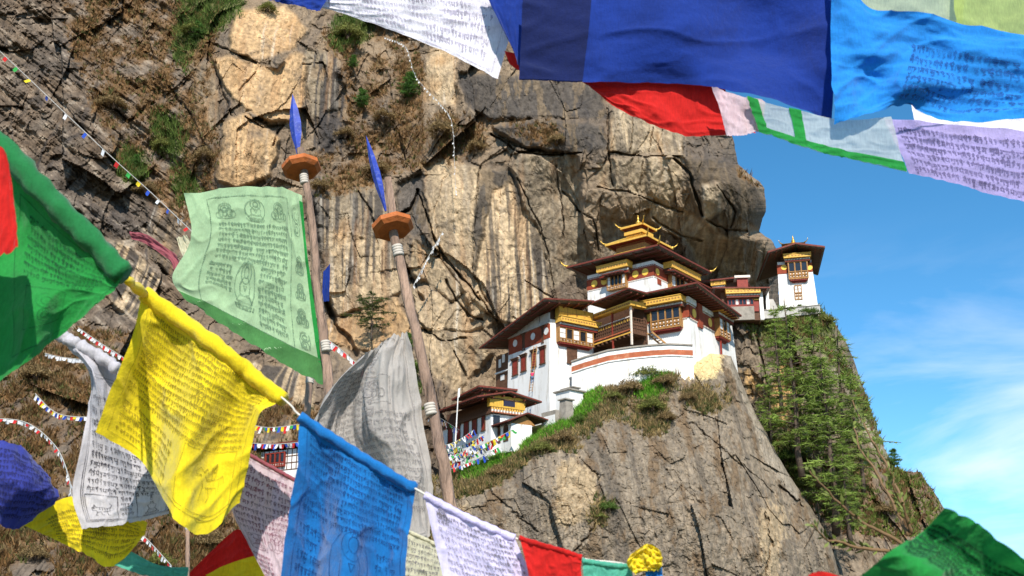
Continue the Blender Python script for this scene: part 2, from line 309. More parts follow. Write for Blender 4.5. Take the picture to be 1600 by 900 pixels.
    cr = [([(653, 298), (686, 391), (724, 438), (750, 467)], 5, 4.5), ([(767, 210), (809, 236), (860, 243), (910, 238)], 4, 3), ([(870, 260), (878, 320), (881, 370)], 3, 1.5), ([(809, 277), (826, 320), (851, 370), (860, 417), (868, 459)], 2.5, 1.3),
        ([(748, 269), (741, 370), (739, 433)], 2.5, 1), ([(902, 328), (927, 341), (935, 391)], 3.5, 2), ([(949, 237), (979, 242), (1009, 245), (1060, 244)], 3, 2.2), ([(950, 170), (949, 240), (958, 290)], 3.5, 2.2), ([(1054, 249), (1078, 270), (1087, 306), (1099, 336)], 5, 3.2),
        ([(934, 291), (955, 296), (988, 302), (1036, 320), (1066, 332)], 4, 1.6), ([(1020, 342), (1060, 366), (1096, 377)], 4, 1.6), ([(1102, 342), (1135, 360), (1168, 360)], 3.5, 2), ([(320, 67), (357, 77), (380, 90), (400, 97)], 5, 3), ([(337, 107), (347, 143), (363, 180)], 5, 2.2), ([(383, 183), (410, 200), (440, 197), (427, 227)], 5, 2.6),
        ([(473, 100), (503, 98), (512, 120)], 5, 2.5), ([(400, 113), (373, 143)], 3, 1.2), ([(510, 470), (523, 507), (543, 527), (557, 555)], 13, 6), ([(697, 437), (713, 467), (733, 493), (753, 500)], 4.5, 2.2), ([(747, 457), (763, 483), (777, 500)], 5, 2.4), ([(650, 497), (670, 520), (690, 533), (727, 527)], 3.5, 2), ([(710, 550), (720, 573), (727, 587)], 5, 2),
        ([(598, 350), (640, 326), (655, 300)], 8, 4), ([(615, 370), (640, 430), (660, 470)], 6, 3), ([(560, 300), (580, 330), (590, 380)], 4, 2), ([(990, 160), (985, 240)], 2, .8), ([(1020, 200), (1012, 246)], 2.5, 1), ([(1005, 250), (1000, 290)], 2, .8), ([(1120, 290), (1150, 330), (1140, 356)], 3, 1.6), ([(880, 300), (905, 330)], 4, 2), ([(820, 440), (850, 460), (880, 470)], 3, 1.4), ([(120, 330), (160, 400), (190, 470)], 6, 3), ([(150, 140), (200, 190), (240, 160)], 6, 3), ([(250, 120), (300, 180), (330, 260)], 6, 2.5), ([(60, 120), (130, 200), (180, 260)], 4, 2)]
    Y += cracks_at(PX + 3*fbm(w3*4, 3), PY + 3*fbm(w3*4+5, 3), cr)
    # curl away at the silhouette
    tt = (right[:, None] - PX)
    curl = 9.0*np.exp(-np.clip(tt, 0, None)/9.0)
    Y += curl
    # ---- colours
    C = np.tile(GREY*0.72, PX.shape + (1,)).astype(float)
    n1 = fbm(np.stack([x*0.25, z*0.2, 0*x+3], -1), 4); nf = fbm(np.stack([x*1.6, z*1.2, 0*x+9], -1), 4)
    C = lerp(C, (.13, .085, .05), np.clip(0.5+0.8*n1, 0, 1)*0.8)
    tan = .6*np.clip(.5+1.5*fbm(np.stack([x*.12+4, z*.08, 0*x+22], -1), 5, .6), 0, 1)*sstep(250, 420, qx); C = lerp(C, (.36, .26, .16), tan*.8)
    def zone(polys):
        m = np.zeros(PX.shape)
        for p in polys: m = np.maximum(m, inpoly(qx, qy, p))
        return soft(m, nf)
    tone = np.clip(0.92 + 0.30*n1 + 0.42*nf, .45, 1.4)[..., None]; pale = np.zeros(PX.shape); smask = np.zeros(PX.shape)
    dkn = fbm(np.stack([x*.35, z*.09, 0*x+31], -1), 4, .6)
    for m, pr, tx, ty, col, stk in sl:
        cc = np.where(((dkn > .22) & (float(np.mean(col)) < .13))[..., None], MIDB*.85, col); C = lerp(C, cc*tone, m*.96); smask = smask*(1-m) + m*stk; pale = pale*(1-m) + m*float(np.mean(col) > .15)
    och = np.clip(fbm(np.stack([x*.2, z*.14, 0*x+40], -1), 4)*1.6-0.35, 0, 1)*pale; C = lerp(C, OCHRE, och*0.6)
    grime = np.clip(fbm(np.stack([x*.33+z*.1, z*.25, 0*x+70], -1), 5, .6)*2.2-0.5, 0, 1)*pale; C = lerp(C, GREY*.7, grime*0.65)
    dark = zone([[(1058, 190), (1150, 190), (1175, 262), (1120, 262), (1060, 246)], [(500, 185), (565, 192), (556, 244), (500, 246)], [(640, 262), (668, 258), (676, 300), (660, 330), (648, 300)], [(0, 250), (120, 260), (170, 330), (90, 380), (0, 330)], [(60, 40), (180, 60), (140, 130), (40, 120)], [(150, 330), (240, 300), (250, 370), (190, 370)]])
    C = lerp(C, DARK*1.3*(1+0.5*nf[..., None]), dark*np.clip(.6+.5*n1, 0, 1)*.8)
    # black water streaks running down pale faces
    sx = x + .35*wx + .05*z; sk = streak(sx, zz, 0.42, 0.022); sk2 = streak(sx+90, zz, 1.25, 0.035)
    patch = .25+.75*sstep(-.15, .35, fbm(np.stack([x*.07, z*.05, 0*x+51], -1), 3)); smask = np.clip(smask*(.35+.65*patch) + (smask > .95)*.3, 0, 1)
    smask = np.maximum(smask, zone([[(470, 100), (545, 95), (540, 260), (470, 240)], [(480, 290), (640, 300), (640, 430), (490, 440)]])*.9)
    C = lerp(C, BLACK*1.5, sstep(.0, .4, np.maximum(sk*2.4-0.02, sk2*2.2-0.22))*np.clip(smask, 0, 1)*0.9)
    C = lerp(C, np.array((.30, .15, .06)), sstep(.1, .6, streak(sx+33, zz, .3, .03)*1.8-.1)*pale*.35)
    C = lerp(C, np.array((.60, .53, .43)), sstep(.1, .7, sk2*-2.0-0.3)*pale*patch*0.5)
    allk = np.clip(streak(xx+40, zz, 0.8, 0.03)*2.4-0.6, 0, 1)*(1-0.75*pale); C = lerp(C, BLACK*1.5, allk*0.75)
    rough_left = np.clip(fbm(np.stack([(x*0.75 - z*0.66)*0.25, (x*0.66 + z*0.75)*0.9, 0*x+60], -1), 5, .65)*2.0, -1, 1)
    C = np.where((leftm > 0)[..., None], C*(1+0.5*rough_left[..., None]*leftm[..., None]), C)
    C = lerp(C, (.33, .27, .2), np.clip(rough_left*2.2-1.1, 0, 1)*leftm*0.7)
    # grass ledges
    gz = zone([[(70, -60), (340, -60), (350, 60), (310, 130), (330, 300), (290, 360), (240, 300), (140, 180), (110, 60)], [(495, 40), (640, 50), (665, 160), (760, 190), (900, 195), (880, 215), (760, 215), (720, 255), (640, 262), (540, 262), (545, 110)], [(-200, 600), (60, 560), (130, 520), (300, 560), (480, 640), (560, 690), (760, 700), (760, 1000), (-200, 1000)], [(470, 250), (620, 250), (560, 300), (490, 300)], [(-200, 380), (60, 380), (110, 470), (60, 560), (-200, 620)], [(120, 120), (340, 220), (330, 330), (180, 260)], [(1140, 255), (1215, 290), (1200, 305), (1150, 275)], [(800, 205), (930, 232), (900, 240), (810, 226)]])
    g = np.clip(gz*(0.62 + 1.3*n1 + 0.35*nf), 0, 1)
    C = lerp(C, BROWN*(0.95+0.5*nf[..., None]), g*0.85)
    grn = zone([[(280, -60), (380, -60), (372, 20), (300, 90), (280, 130)], [(250, 170), (290, 200), (280, 260), (240, 230)], [(520, 20), (600, 30), (590, 70), (520, 80)], [(580, 560), (640, 570), (640, 640), (590, 620)], [(180, 230), (240, 250), (230, 290), (180, 270)], [(270, 270), (310, 270), (300, 330), (268, 320)]])
    C = lerp(C, GREEN, grn*0.5)
    C = np.clip(C, 0.012, 0.85)
    return finish_rock('cliff', 'towering fractured rock face streaked cream, grey and black behind the monastery', PX, PY, Y, C, g, grn,
        [('right', [(-1, 6, 0), (-4, 22, 0), (-20, 70, 0)]), ('bottom', [(0, -4, -8), (0, -6, -60)]), ('top', [(0, 14, 12)]), ('left', [(-30, 4, 0)])])
CLIFF = back_cliff()

# ---- the bulging crag the monastery stands on
def crag():
    nx, ny = 520, 300
    top = np.array([(600, 800), (655, 752), (700, 742), (760, 722), (800, 704), (838, 686), (866, 664), (885, 645), (905, 628), (935, 606), (965, 597), (990, 591), (1006, 578), (1022, 567), (1045, 562), (1075, 556), (1110, 553), (1142, 556), (1152, 580), (1165, 612), (1180, 645), (1196, 672), (1212, 706), (1232, 740), (1250, 768), (1272, 800), (1290, 832), (1303, 866), (1312, 900), (1325, 960), (1335, 990)], float)
    px = np.linspace(600, 1335, nx); tj = np.interp(px, top[:, 0], top[:, 1]) + 2.2*fbm(np.stack([px*0.05, 0*px, 0*px], -1), 4)
    t = np.linspace(0, 1, ny)**1.12
    PX = np.repeat(px[None], ny, 0); PY = tj[None]*(1-t[:, None]) + 1010*t[:, None]
    base = rbf([(600, 800, 138), (700, 742, 139), (800, 704, 140.5), (885, 645, 144), (935, 606, 145), (1000, 588, 146), (1045, 570, 145.5), (1110, 563, 146.5), (1142, 562, 148), (1165, 612, 149), (1212, 706, 148), (1272, 800, 147), (1325, 960, 146), (700, 850, 132), (760, 780, 133), (850, 720, 134), (860, 850, 130), (950, 680, 137), (1000, 850, 130), (1050, 700, 136), (1100, 640, 141), (1100, 800, 132), (1160, 700, 142), (1180, 850, 135), (1240, 900, 139), (1000, 1000, 127), (600, 1000, 128), (1300, 1010, 143)])
    Y0 = base(PX, PY); X0 = at(PX, PY, Y0); x, z = X0[..., 0], X0[..., 2]
    w3 = np.stack([x*0.12, z*0.12, 0*x+55], -1); wx = fbm(w3, 4); wz = fbm(w3+31, 4)
    qx = PX + 20*wx; qy = PY + 16*wz; xx = x + 1.2*perlin(w3*.6) + .1*wx; zz = z + 1.2*perlin(w3*.6+7) + .1*wz
    f1, e1, _ = facets(xx + .3*zz, zz, 12, 1.3, 5, 1.8, 1.6); f2, e2, _ = facets(xx+.3*zz, zz, 3.6, .35, 6, 1.7, 1.8); f3, e3, _ = facets(xx, zz, 1.2, .14, 7, 1.3, 2)
    f1 -= .35*(ridged(np.stack([xx*.2, zz*.1, 0*x+7], -1), 5)-.5)
    f1 = f1*.95; f2 = f2*.9; f3 = f3 + .18*fbm(np.stack([xx*1.4, zz*.2, 0*x+14], -1), 4, .6)
    Y = Y0 + f1 + f2 + f3 + 0.8*fbm(np.stack([x*.25, z*.15, 0*x], -1), 5, .55) + .42*fbm(np.stack([x*1.3, z*.9, 0*x], -1), 5, .65)
    cr = [([(905, 715), (935, 745), (945, 790), (925, 830), (890, 870)], 5, 1.2), ([(1080, 660), (1150, 720), (1200, 760), (1225, 800)], 4, .8), ([(1196, 800), (1205, 850), (1195, 900)], 4, 1.4), ([(1215, 760), (1235, 770), (1250, 790)], 6, 2), ([(760, 760), (800, 800), (840, 830)], 4, 1.0)]
    Y += cracks_at(PX + 5*fbm(w3*8, 3), PY + 5*fbm(w3*8+4, 3), cr)
    d = PY - tj[None]; Y += 3.5*np.exp(-d/10.0)
    n1 = fbm(np.stack([x*.3, z*.25, 0*x+3], -1), 4); nf = fbm(np.stack([x*1.8, z*1.4, 0*x+9], -1), 5, .65)
    C = np.tile(np.array((.235, .185, .13)), PX.shape+(1,)).astype(float)*np.clip(.95+.25*n1+.35*nf, .4, 1.4)[..., None]
    sk = streak(x+.3*wx+.12*z, z, .5, .03); sk2 = streak(x+.3*wx+.12*z+50, z, 1.5, .04)
    pt = sstep(-.2, .35, fbm(np.stack([x*.09, z*.06, 0*x+58], -1), 3)); C = lerp(C, (.085, .07, .055), sstep(0, .6, sk*2.2-.2)*.6); C = lerp(C, (.085, .07, .055), sstep(0, .6, sk2*2.0-.4)*.4*pt); C = lerp(C, (.36, .29, .205), sstep(0, .6, -sk2*2.0-.25)*.5*pt)
    C = lerp(C, (.145, .088, .042), sstep(0, .5, fbm(np.stack([x*.4, z*.14, 0*x+80], -1), 5, .65)*2.0-.1)*.65); C = lerp(C, (.09, .085, .08), sstep(.1, .5, fbm(np.stack([x*2.2, z*1.5, 0*x+81], -1), 4, .7)*1.6-.1)*.35)
    def zone(polys):
        m = np.zeros(PX.shape)
        for p in polys: m = np.maximum(m, inpoly(qx, qy, p))
        return soft(m, nf)
    C = lerp(C, np.array((.37, .275, .165))*np.clip(1+.3*nf, .5, 1.3)[..., None], zone([[(1196, 795), (1222, 770), (1228, 830), (1210, 960), (1190, 960)], [(880, 710), (940, 745), (930, 800), (870, 830)], [(690, 800), (740, 790), (730, 870), (690, 880)]])*.85)
    C = lerp(C, (.66, .50, .24), zone([[(1058, 550), (1128, 550), (1120, 598), (1072, 594)]])*.9); C = lerp(C, (.42, .36, .28), zone([[(1118, 560), (1150, 560), (1215, 690), (1250, 780), (1225, 770), (1160, 640)]])*.45)
    gz = zone([[(600, 730), (700, 740), (800, 700), (885, 640), (1000, 565), (1050, 560), (1072, 600), (1040, 640), (1060, 680), (1010, 690), (950, 640), (920, 680), (890, 690), (915, 730), (860, 700), (790, 750), (720, 780), (600, 860)], [(940, 770), (965, 780), (955, 815), (915, 830)], [(1085, 600), (1140, 620), (1130, 640), (1080, 640)], [(600, 760), (700, 760), (690, 960), (600, 960)]])
    g = np.clip(gz*(.75+.9*n1+.3*nf), 0, 1); C = lerp(C, np.array((.16, .11, .04))*(1+.4*nf[..., None]), g*.85)
    grn = zone([[(700, 735), (800, 700), (870, 658), (900, 620), (945, 604), (930, 640), (890, 665), (850, 690), (790, 720), (730, 745)], [(1000, 575), (1050, 575), (1040, 630), (990, 620)]])*np.clip(.7+.8*n1, 0, 1)
    C = lerp(C, (.12, .22, .03), grn*.7)
    r = finish_rock('crag', 'bulging weathered crag under the monastery with grass along its top', PX, PY, Y, np.clip(C, .012, .85), g, grn, [('top', [(-0.5, 2.5, .2), (-1, 7, .1), (-2, 14, -1), (-2, 30, -6)]), ('bottom', [(0, -3, -10), (0, -3, -60)])])
    return r
CRAG = crag()

# ---- the shoulder with the chapel on top and pines in front
def shoulder():
    nx, ny = 330, 330
    top = np.array([(1100, 470), (1130, 486), (1172, 490), (1220, 486), (1280, 480), (1292, 492), (1308, 510), (1322, 535), (1333, 560), (1345, 595), (1356, 625), (1366, 655), (1377, 690), (1388, 712), (1396, 728), (1415, 736), (1438, 738), (1452, 758), (1468, 782), (1478, 800), (1500, 850), (1525, 900), (1560, 980), (1570, 1000)], float)
    px = np.linspace(1100, 1570, nx); tj = np.interp(px, top[:, 0], top[:, 1]) + 2.5*fbm(np.stack([px*.07, 0*px+3, 0*px], -1), 4)*sstep(1285, 1300, px)
    t = np.linspace(0, 1, ny); PX = np.repeat(px[None], ny, 0); PY = tj[None]*(1-t[:, None]) + 1020*t[:, None]
    base = rbf([(1100, 470, 166), (1172, 490, 160), (1280, 480, 162), (1333, 560, 166), (1377, 690, 168), (1438, 738, 168), (1478, 800, 166), (1560, 980, 160), (1160, 560, 160), (1200, 600, 160), (1230, 560, 161), (1290, 560, 163), (1240, 680, 161), (1300, 720, 161), (1350, 760, 160), (1250, 800, 158), (1400, 850, 156), (1330, 950, 152), (1450, 950, 154), (1100, 700, 166), (1200, 1000, 156)])
    Y0 = base(PX, PY); X0 = at(PX, PY, Y0); x, z = X0[..., 0], X0[..., 2]
    w3 = np.stack([x*.12, z*.12, 0*x+95], -1); wx = fbm(w3, 4); wz = fbm(w3+31, 4); qx = PX+16*wx; qy = PY+14*wz; xx = x+.5*wx; zz = z+.5*wz
    f1, e1, _ = facets(xx, zz, 8, 1.8, 8, 2.4, 1.8); f2, e2, _ = facets(xx, zz, 3, .6, 9, 2.0, 1.8); f3, e3, _ = facets(xx, zz, 1.1, .2, 10, 1.2, 2)
    f1 -= 1.2*(ridged(np.stack([xx*.2, zz*.09, 0*x+7], -1), 5)-.5)
    Y = Y0 + f1 + f2 + f3 + .8*fbm(np.stack([x*.25, z*.15, 0*x], -1), 5, .55)
    Y += cracks_at(PX + 4*wx, PY, [([(1248, 560), (1252, 700)], 7, 3), ([(1262, 600), (1268, 700)], 9, 4), ([(1180, 520), (1200, 600), (1206, 700)], 4, 2)])
    d = PY - tj[None]; Y += 4*np.exp(-d/9.0)
    n1 = fbm(np.stack([x*.3, z*.25, 0*x+3], -1), 4); nf = fbm(np.stack([x*1.8, z*1.4, 0*x+9], -1), 5, .65)
    C = np.tile(np.array((.21, .16, .11)), PX.shape+(1,)).astype(float)*np.clip(.95+.3*n1+.35*nf, .4, 1.4)[..., None]
    def zone(polys):
        m = np.zeros(PX.shape)
        for p in polys: m = np.maximum(m, inpoly(qx, qy, p))
        return soft(m, nf)
    C = lerp(C, np.array((.52, .32, .13))*np.clip(1+.3*nf, .5, 1.3)[..., None], zone([[(1215, 560), (1250, 560), (1252, 680), (1205, 670)], [(1150, 560), (1180, 580), (1200, 640), (1170, 620)]])*.85)
    sk = streak(xx, zz, .8, .05); C = lerp(C, BLACK*1.6, np.clip(sk*2.6-.4, 0, 1)*.7)
    C = lerp(C, (.5, .42, .32), zone([[(1300, 520), (1400, 690), (1380, 730), (1300, 600)]])*np.clip(.4+n1, 0, 1)*.8)
    gz = zone([[(1170, 485), (1300, 480), (1290, 520), (1180, 520)], [(1240, 760), (1300, 700), (1440, 740), (1480, 800), (1400, 850), (1300, 830)]]); g = np.clip(gz*(.6+.9*n1+.3*nf), 0, 1)
    C = lerp(C, np.array((.20, .10, .045)), g*.75)
    grn = zone([[(1150, 492), (1300, 480), (1310, 530), (1180, 530)], [(1290, 500), (1400, 730), (1370, 700), (1280, 540)], [(1190, 660), (1260, 700), (1290, 800), (1230, 740)]])
    C = lerp(C, (.10, .13, .03), grn*.6)
    return finish_rock('rock_shoulder', 'steep wooded rock shoulder carrying the white chapel on its top', PX, PY, Y, np.clip(C, .012, .85), g, grn, [('top', [(-.6, 3, .2), (-1.5, 10, .1), (-6, 40, -3)]), ('bottom', [(0, -3, -10), (0, -3, -60)])])
SHOULDER = shoulder()

# ---- the slope under the camera, the gorge and the land beyond
def ground():
    gx = np.concatenate([-np.geomspace(4000, 30, 40), np.linspace(-28, 28, 40), np.geomspace(30, 4000, 40)]); gy = np.concatenate([-np.geomspace(4000, 30, 30), np.linspace(-28, 28, 40), np.geomspace(30, 5000, 60)])
    X, Y = np.meshgrid(gx, gy); d = np.hypot(X*0.6, Y)
    Z = -45*sstep(14, 70, d) + 1.2*fbm(np.stack([X*.05, Y*.05, 0*X], -1), 4)*sstep(5, 40, d) + .1*fbm(np.stack([X*.6, Y*.6, 0*X], -1), 3)
    C = np.tile(np.array((.10, .095, .04)), X.shape+(1,))*np.clip(1+.5*fbm(np.stack([X*.3, Y*.3, 0*X], -1), 4), .3, 1.6)[..., None]
    tag(mesh_np('ground', np.stack([X, Y, Z], -1).reshape(-1, 3), grid_faces(*X.shape)[:, ::-1], M_ROCK, colors=C.reshape(-1, 3), smooth=True), 'grassy slope and gorge floor', kind='structure')
ground()

# ---- dry grass, scrub and ferns (uncountable)
def blades(name, label, P, H, Wd, Cc, lean=.5, per=6):
    n = len(P); K = n*per
    base = np.repeat(P, per, 0) + rng.normal(size=(K, 3))*np.array((.22, .12, .08))*np.repeat(H, per)[:, None]
    h = np.repeat(H, per)*rng.uniform(.5, 1.15, K); w = np.repeat(Wd, per)
    ang = rng.uniform(0, 2*np.pi, K); side = np.stack([np.cos(ang), np.sin(ang), rng.normal(size=K)*.2], -1)
    tip = base + np.stack([rng.normal(size=K)*lean, -np.abs(rng.normal(size=K))*lean*.9, np.ones(K)], -1)*h[:, None]
    V = np.stack([base - side*w[:, None], base + side*w[:, None], tip], 1)
    col = np.repeat(Cc, per, 0)*rng.uniform(.65, 1.35, (K, 1)); col = np.repeat(col[:, None], 3, 1)
    o = mesh_np(name, V.reshape(-1, 3), np.arange(3*K).reshape(-1, 3), M_TUFT, colors=col.reshape(-1, 3)); tag(o, label, kind='stuff'); return o
def pick(r, w, n):
    w = w.ravel().copy(); w[~((r.PX.ravel() > -40) & (r.PX.ravel() < 1640) & (r.PY.ravel() > -30) & (r.PY.ravel() < 940))] = 0
    return rng.choice(len(w), n, p=w/w.sum())
def scatter():
    i = pick(CLIFF, CLIFF.grass**1.5, 15000); P = CLIFF.P.reshape(-1, 3)[i]; n = len(i)
    C = np.array((.19, .105, .04))*rng.uniform(.6, 1.25, (n, 1)); k = rng.random(n) < .22; C[k] = np.array((.10, .10, .03)); k = rng.random(n) < .18; C[k] = np.array((.28, .19, .09))
    blades('dry_grass', 'dry brown grass and scrub over the cliff ledges', P, rng.uniform(.4, 1.0, n), rng.uniform(.06, .14, n), C)
    i = pick(CLIFF, CLIFF.green + 1e-9, 2600); n = len(i); C = np.array((.10, .15, .03))*rng.uniform(.6, 1.3, (n, 1)); blades('green_scrub', 'green scrub in the cliff gullies', CLIFF.P.reshape(-1, 3)[i], rng.uniform(.6, 1.5, n), rng.uniform(.06, .12, n), C)
    i = pick(CRAG, CRAG.grass**1.3, 11000); n = len(i); C = np.array((.33, .235, .10))*rng.uniform(.6, 1.3, (n, 1)); k = rng.random(n) < .35; C[k] = np.array((.09, .11, .03))*rng.uniform(.6, 1.4, (k.sum(), 1)); k = rng.random(n) < .15; C[k] = (.30, .22, .11)
    blades('crag_grass', 'mixed brown and olive grass tufts on the crag', CRAG.P.reshape(-1, 3)[i], rng.uniform(.3, .85, n), rng.uniform(.05, .1, n), C)
    i = pick(CRAG, CRAG.green, 13000); n = len(i); C = np.array((.16, .38, .03))*rng.uniform(.6, 1.35, (n, 1)); blades('lush_grass', 'bright green grass running down the crag beside the buildings', CRAG.P.reshape(-1, 3)[i], rng.uniform(.25, .8, n), rng.uniform(.05, .1, n), C)
    i = pick(SHOULDER, SHOULDER.grass + 1.2*SHOULDER.green, 3200); n = len(i); C = np.array((.15, .19, .04))*rng.uniform(.6, 1.35, (n, 1)); k = rng.random(n) < .3; C[k] = np.array((.2, .11, .05))
    blades('shoulder_grass', 'green and russet undergrowth on the wooded shoulder', SHOULDER.P.reshape(-1, 3)[i], rng.uniform(.3, .9, n), rng.uniform(.06, .12, n), C)
scatter()
# ------------------------------------------------------------------ buildings: kit
M_WHITE = mat('whitewash', (.80, .78, .74), .9, var=.10, scale=.6, bump=.35, bscale=6, dirt=((.40, .33, .25), .9, 1.1), stretch=(1, 1, .22))
M_RED = mat('red_ochre_band', (.30, .055, .022), .85, var=.3, scale=1.2, dirt=((.16, .035, .02), .6, 1.5))
M_ORANGE = mat('orange_ochre_band', (.40, .11, .045), .85, var=.25, scale=1.0, dirt=((.6, .4, .25), .5, 1.2))
M_GOLD = mat('gilded_metal', (.80, .50, .10), .32, metal=.75, var=.25, scale=3)
M_GOLDP = mat('golden_paint', (.74, .42, .07), .6, var=.25, scale=3)
M_YEL = mat('yellow_painted_boards', (.64, .37, .05), .7, var=.3, scale=2.2, stretch=(3, 3, .6))
M_TIMB = mat('carved_timber', (.36, .175, .05), .7, var=.35, scale=4)
M_DTIMB = mat('dark_timber', (.115, .052, .026), .75, var=.4, scale=3)
M_FASC = mat('weathered_red_eave', (.17, .035, .02), .7, var=.35, scale=3, dirt=((.05, .03, .02), .5, 2))
M_REDT = mat('red_painted_timber', (.25, .032, .018), .65, var=.3, scale=3)
M_SLATE = mat('roof_sheet', (.16, .15, .145), .6, var=.3, scale=2)
M_DARK = mat('window_glass', (.018, .02, .024), .15, var=.2, spec=.6)
M_SHUT = mat('white_shutter', (.74, .72, .68), .7, var=.12, scale=3)
M_STONE = mat('rubble_stone', (.33, .29, .24), .9, var=.4, scale=1.6, bump=.8, bscale=2.5, dirt=((.14, .12, .09), .7, .8))
M_GREYW = mat('bare_grey_plaster', (.45, .42, .38), .9, var=.2, scale=1.2, dirt=((.25, .21, .17), .6, .7))
M_CREAM = mat('cream_disc', (.78, .66, .55), .8, var=.15)

class MB:
    def __init__(s): s.v = []; s.f = []
    def add(s, V, F):
        n = len(s.v); s.v += [tuple(map(float, p)) for p in V]; s.f += [tuple(i+n for i in f) for f in F]; return s
    def box(s, a0, a1, b0, b1, c0, c1):
        return s.add([(a0, b0, c0), (a1, b0, c0), (a1, b1, c0), (a0, b1, c0), (a0, b0, c1), (a1, b0, c1), (a1, b1, c1), (a0, b1, c1)], [(0, 3, 2, 1), (4, 5, 6, 7), (0, 1, 5, 4), (1, 2, 6, 5), (2, 3, 7, 6), (3, 0, 4, 7)])
    def hexa(s, bot, top): return s.add(list(bot)+list(top), [(3, 2, 1, 0), (4, 5, 6, 7), (0, 1, 5, 4), (1, 2, 6, 5), (2, 3, 7, 6), (3, 0, 4, 7)])
    def slab(s, q, th):
        q = [np.array(p, float) for p in q]; d = np.array((0, 0, th)); return s.hexa([p-d for p in q], q)
    def bar(s, A, B, w, h=None):
        A = np.array(A, float); B = np.array(B, float); h = h or w; d = B-A; d /= max(np.linalg.norm(d), 1e-9)
        u = np.cross(d, (0, 0, 1.0)); u = u/np.linalg.norm(u) if np.linalg.norm(u) > 1e-3 else np.array((1.0, 0, 0)); v = np.cross(u, d)
        c = lambda P: [P-u*w/2-v*h/2, P+u*w/2-v*h/2, P+u*w/2+v*h/2, P-u*w/2+v*h/2]
        return s.hexa(c(A), c(B))
    def disc(s, c, n, rad, th, k=18):
        c = np.array(c, float); n = np.array(n, float); n /= np.linalg.norm(n); u = np.cross(n, (0, 0, 1.0)); u /= np.linalg.norm(u); v = np.cross(u, n)
        ring = [c + rad*(math.cos(2*math.pi*i/k)*u + math.sin(2*math.pi*i/k)*v) for i in range(k)]
        return s.add(ring + [p+n*th for p in ring], [tuple(range(k))[::-1], tuple(range(k, 2*k))] + [(i, (i+1) % k, k+(i+1) % k, k+i) for i in range(k)])
    def lathe(s, c, prof, k=14):
        c = np.array(c, float); V = []; F = []
        for r_, z_ in prof: V += [c + np.array((r_*math.cos(2*math.pi*i/k), r_*math.sin(2*math.pi*i/k), z_)) for i in range(k)]
        for j in range(len(prof)-1): F += [(j*k+i, j*k+(i+1) % k, (j+1)*k+(i+1) % k, (j+1)*k+i) for i in range(k)]
        F += [tuple(range(k))[::-1], tuple(range((len(prof)-1)*k, len(prof)*k))]
        return s.add(V, F)
    def tube(s, pts, rads, k=8):
        pts = [np.array(p, float) for p in pts]; V = []; F = []
        if not hasattr(rads, '__len__'): rads = [rads]*len(pts)
        for i, p in enumerate(pts):
            d = pts[min(i+1, len(pts)-1)] - pts[max(i-1, 0)]; d /= max(np.linalg.norm(d), 1e-9); u = np.cross(d, (0.3, 0.2, 1.0)); 
            if np.linalg.norm(u) < .05: u = np.cross(d, (1.0, 0, 0))
            u /= np.linalg.norm(u); v = np.cross(d, u)
            V += [p + rads[i]*(math.cos(2*math.pi*j/k)*u + math.sin(2*math.pi*j/k)*v) for j in range(k)]
        for i in range(len(pts)-1): F += [(i*k+j, i*k+(j+1) % k, (i+1)*k+(j+1) % k, (i+1)*k+j) for j in range(k)]
        F += [tuple(range(k))[::-1], tuple(range((len(pts)-1)*k, len(pts)*k))]
        return s.add(V, F)
    def build(s, name, m, parent=None, label=None, smooth=False):
        o = mesh_np(name, np.array(s.v), s.f, m, parent, smooth=smooth)
        if label: o['label'] = label
        return o

class Frame:
    """a building's own axes: near corner at the origin, r runs along its right wall, l along its left wall"""
    def __init__(s, px, py, Y, deg, name, label, cat, group=None):
        s.o = at(px, py, Y); t = R(deg); s.ra = np.array((math.cos(t), math.sin(t), 0)); s.la = np.array((-math.sin(t), math.cos(t), 0))
        s.root = empty(name, label, cat, s.o, t, group)
    def w(s, r, l, z): return s.o + s.ra*r + s.la*l + np.array((0, 0, z))
    def z(s, r, l, py):
        Y = s.w(r, l, 0)[1]; return at(800, py, Y)[2] - s.o[2]
    def onL(s, px, py, r=0.0):
        d = ray(px, py); t = (r - (CAM-s.o) @ s.ra)/(d @ s.ra); P = CAM + d*t - s.o; return P @ s.la, P[2]
    def onR(s, px, py, l=0.0):
        d = ray(px, py); t = (l - (CAM-s.o) @ s.la)/(d @ s.la); P = CAM + d*t - s.o; return P @ s.ra, P[2]
class Face:
    def __init__(s, fr, side, off=0.0): s.fr = fr; s.side = side; s.off = off
    def uz(s, px, py): return s.fr.onL(px, py, s.off) if s.side == 'L' else s.fr.onR(px, py, s.off)
    def p(s, u, z, d=0.0): return (s.off-d, u, z) if s.side == 'L' else (u, s.off-d, z)
    def box(s, mb, u0, u1, z0, z1, d0, d1):
        if s.side == 'L': mb.box(min(s.off-d0, s.off-d1), max(s.off-d0, s.off-d1), min(u0, u1), max(u0, u1), min(z0, z1), max(z0, z1))
        else: mb.box(min(u0, u1), max(u0, u1), min(s.off-d0, s.off-d1), max(s.off-d0, s.off-d1), min(z0, z1), max(z0, z1))
    def rect(s, x0, y0, x1, y1):
        """pixel rectangle (two corners) -> u0,u1,z0,z1"""
        a = s.uz(x0, y0); b = s.uz(x1, y1); return min(a[0], b[0]), max(a[0], b[0]), min(a[1], b[1]), max(a[1], b[1])
    def n(s): return (-1, 0, 0) if s.side == 'L' else (0, -1, 0)

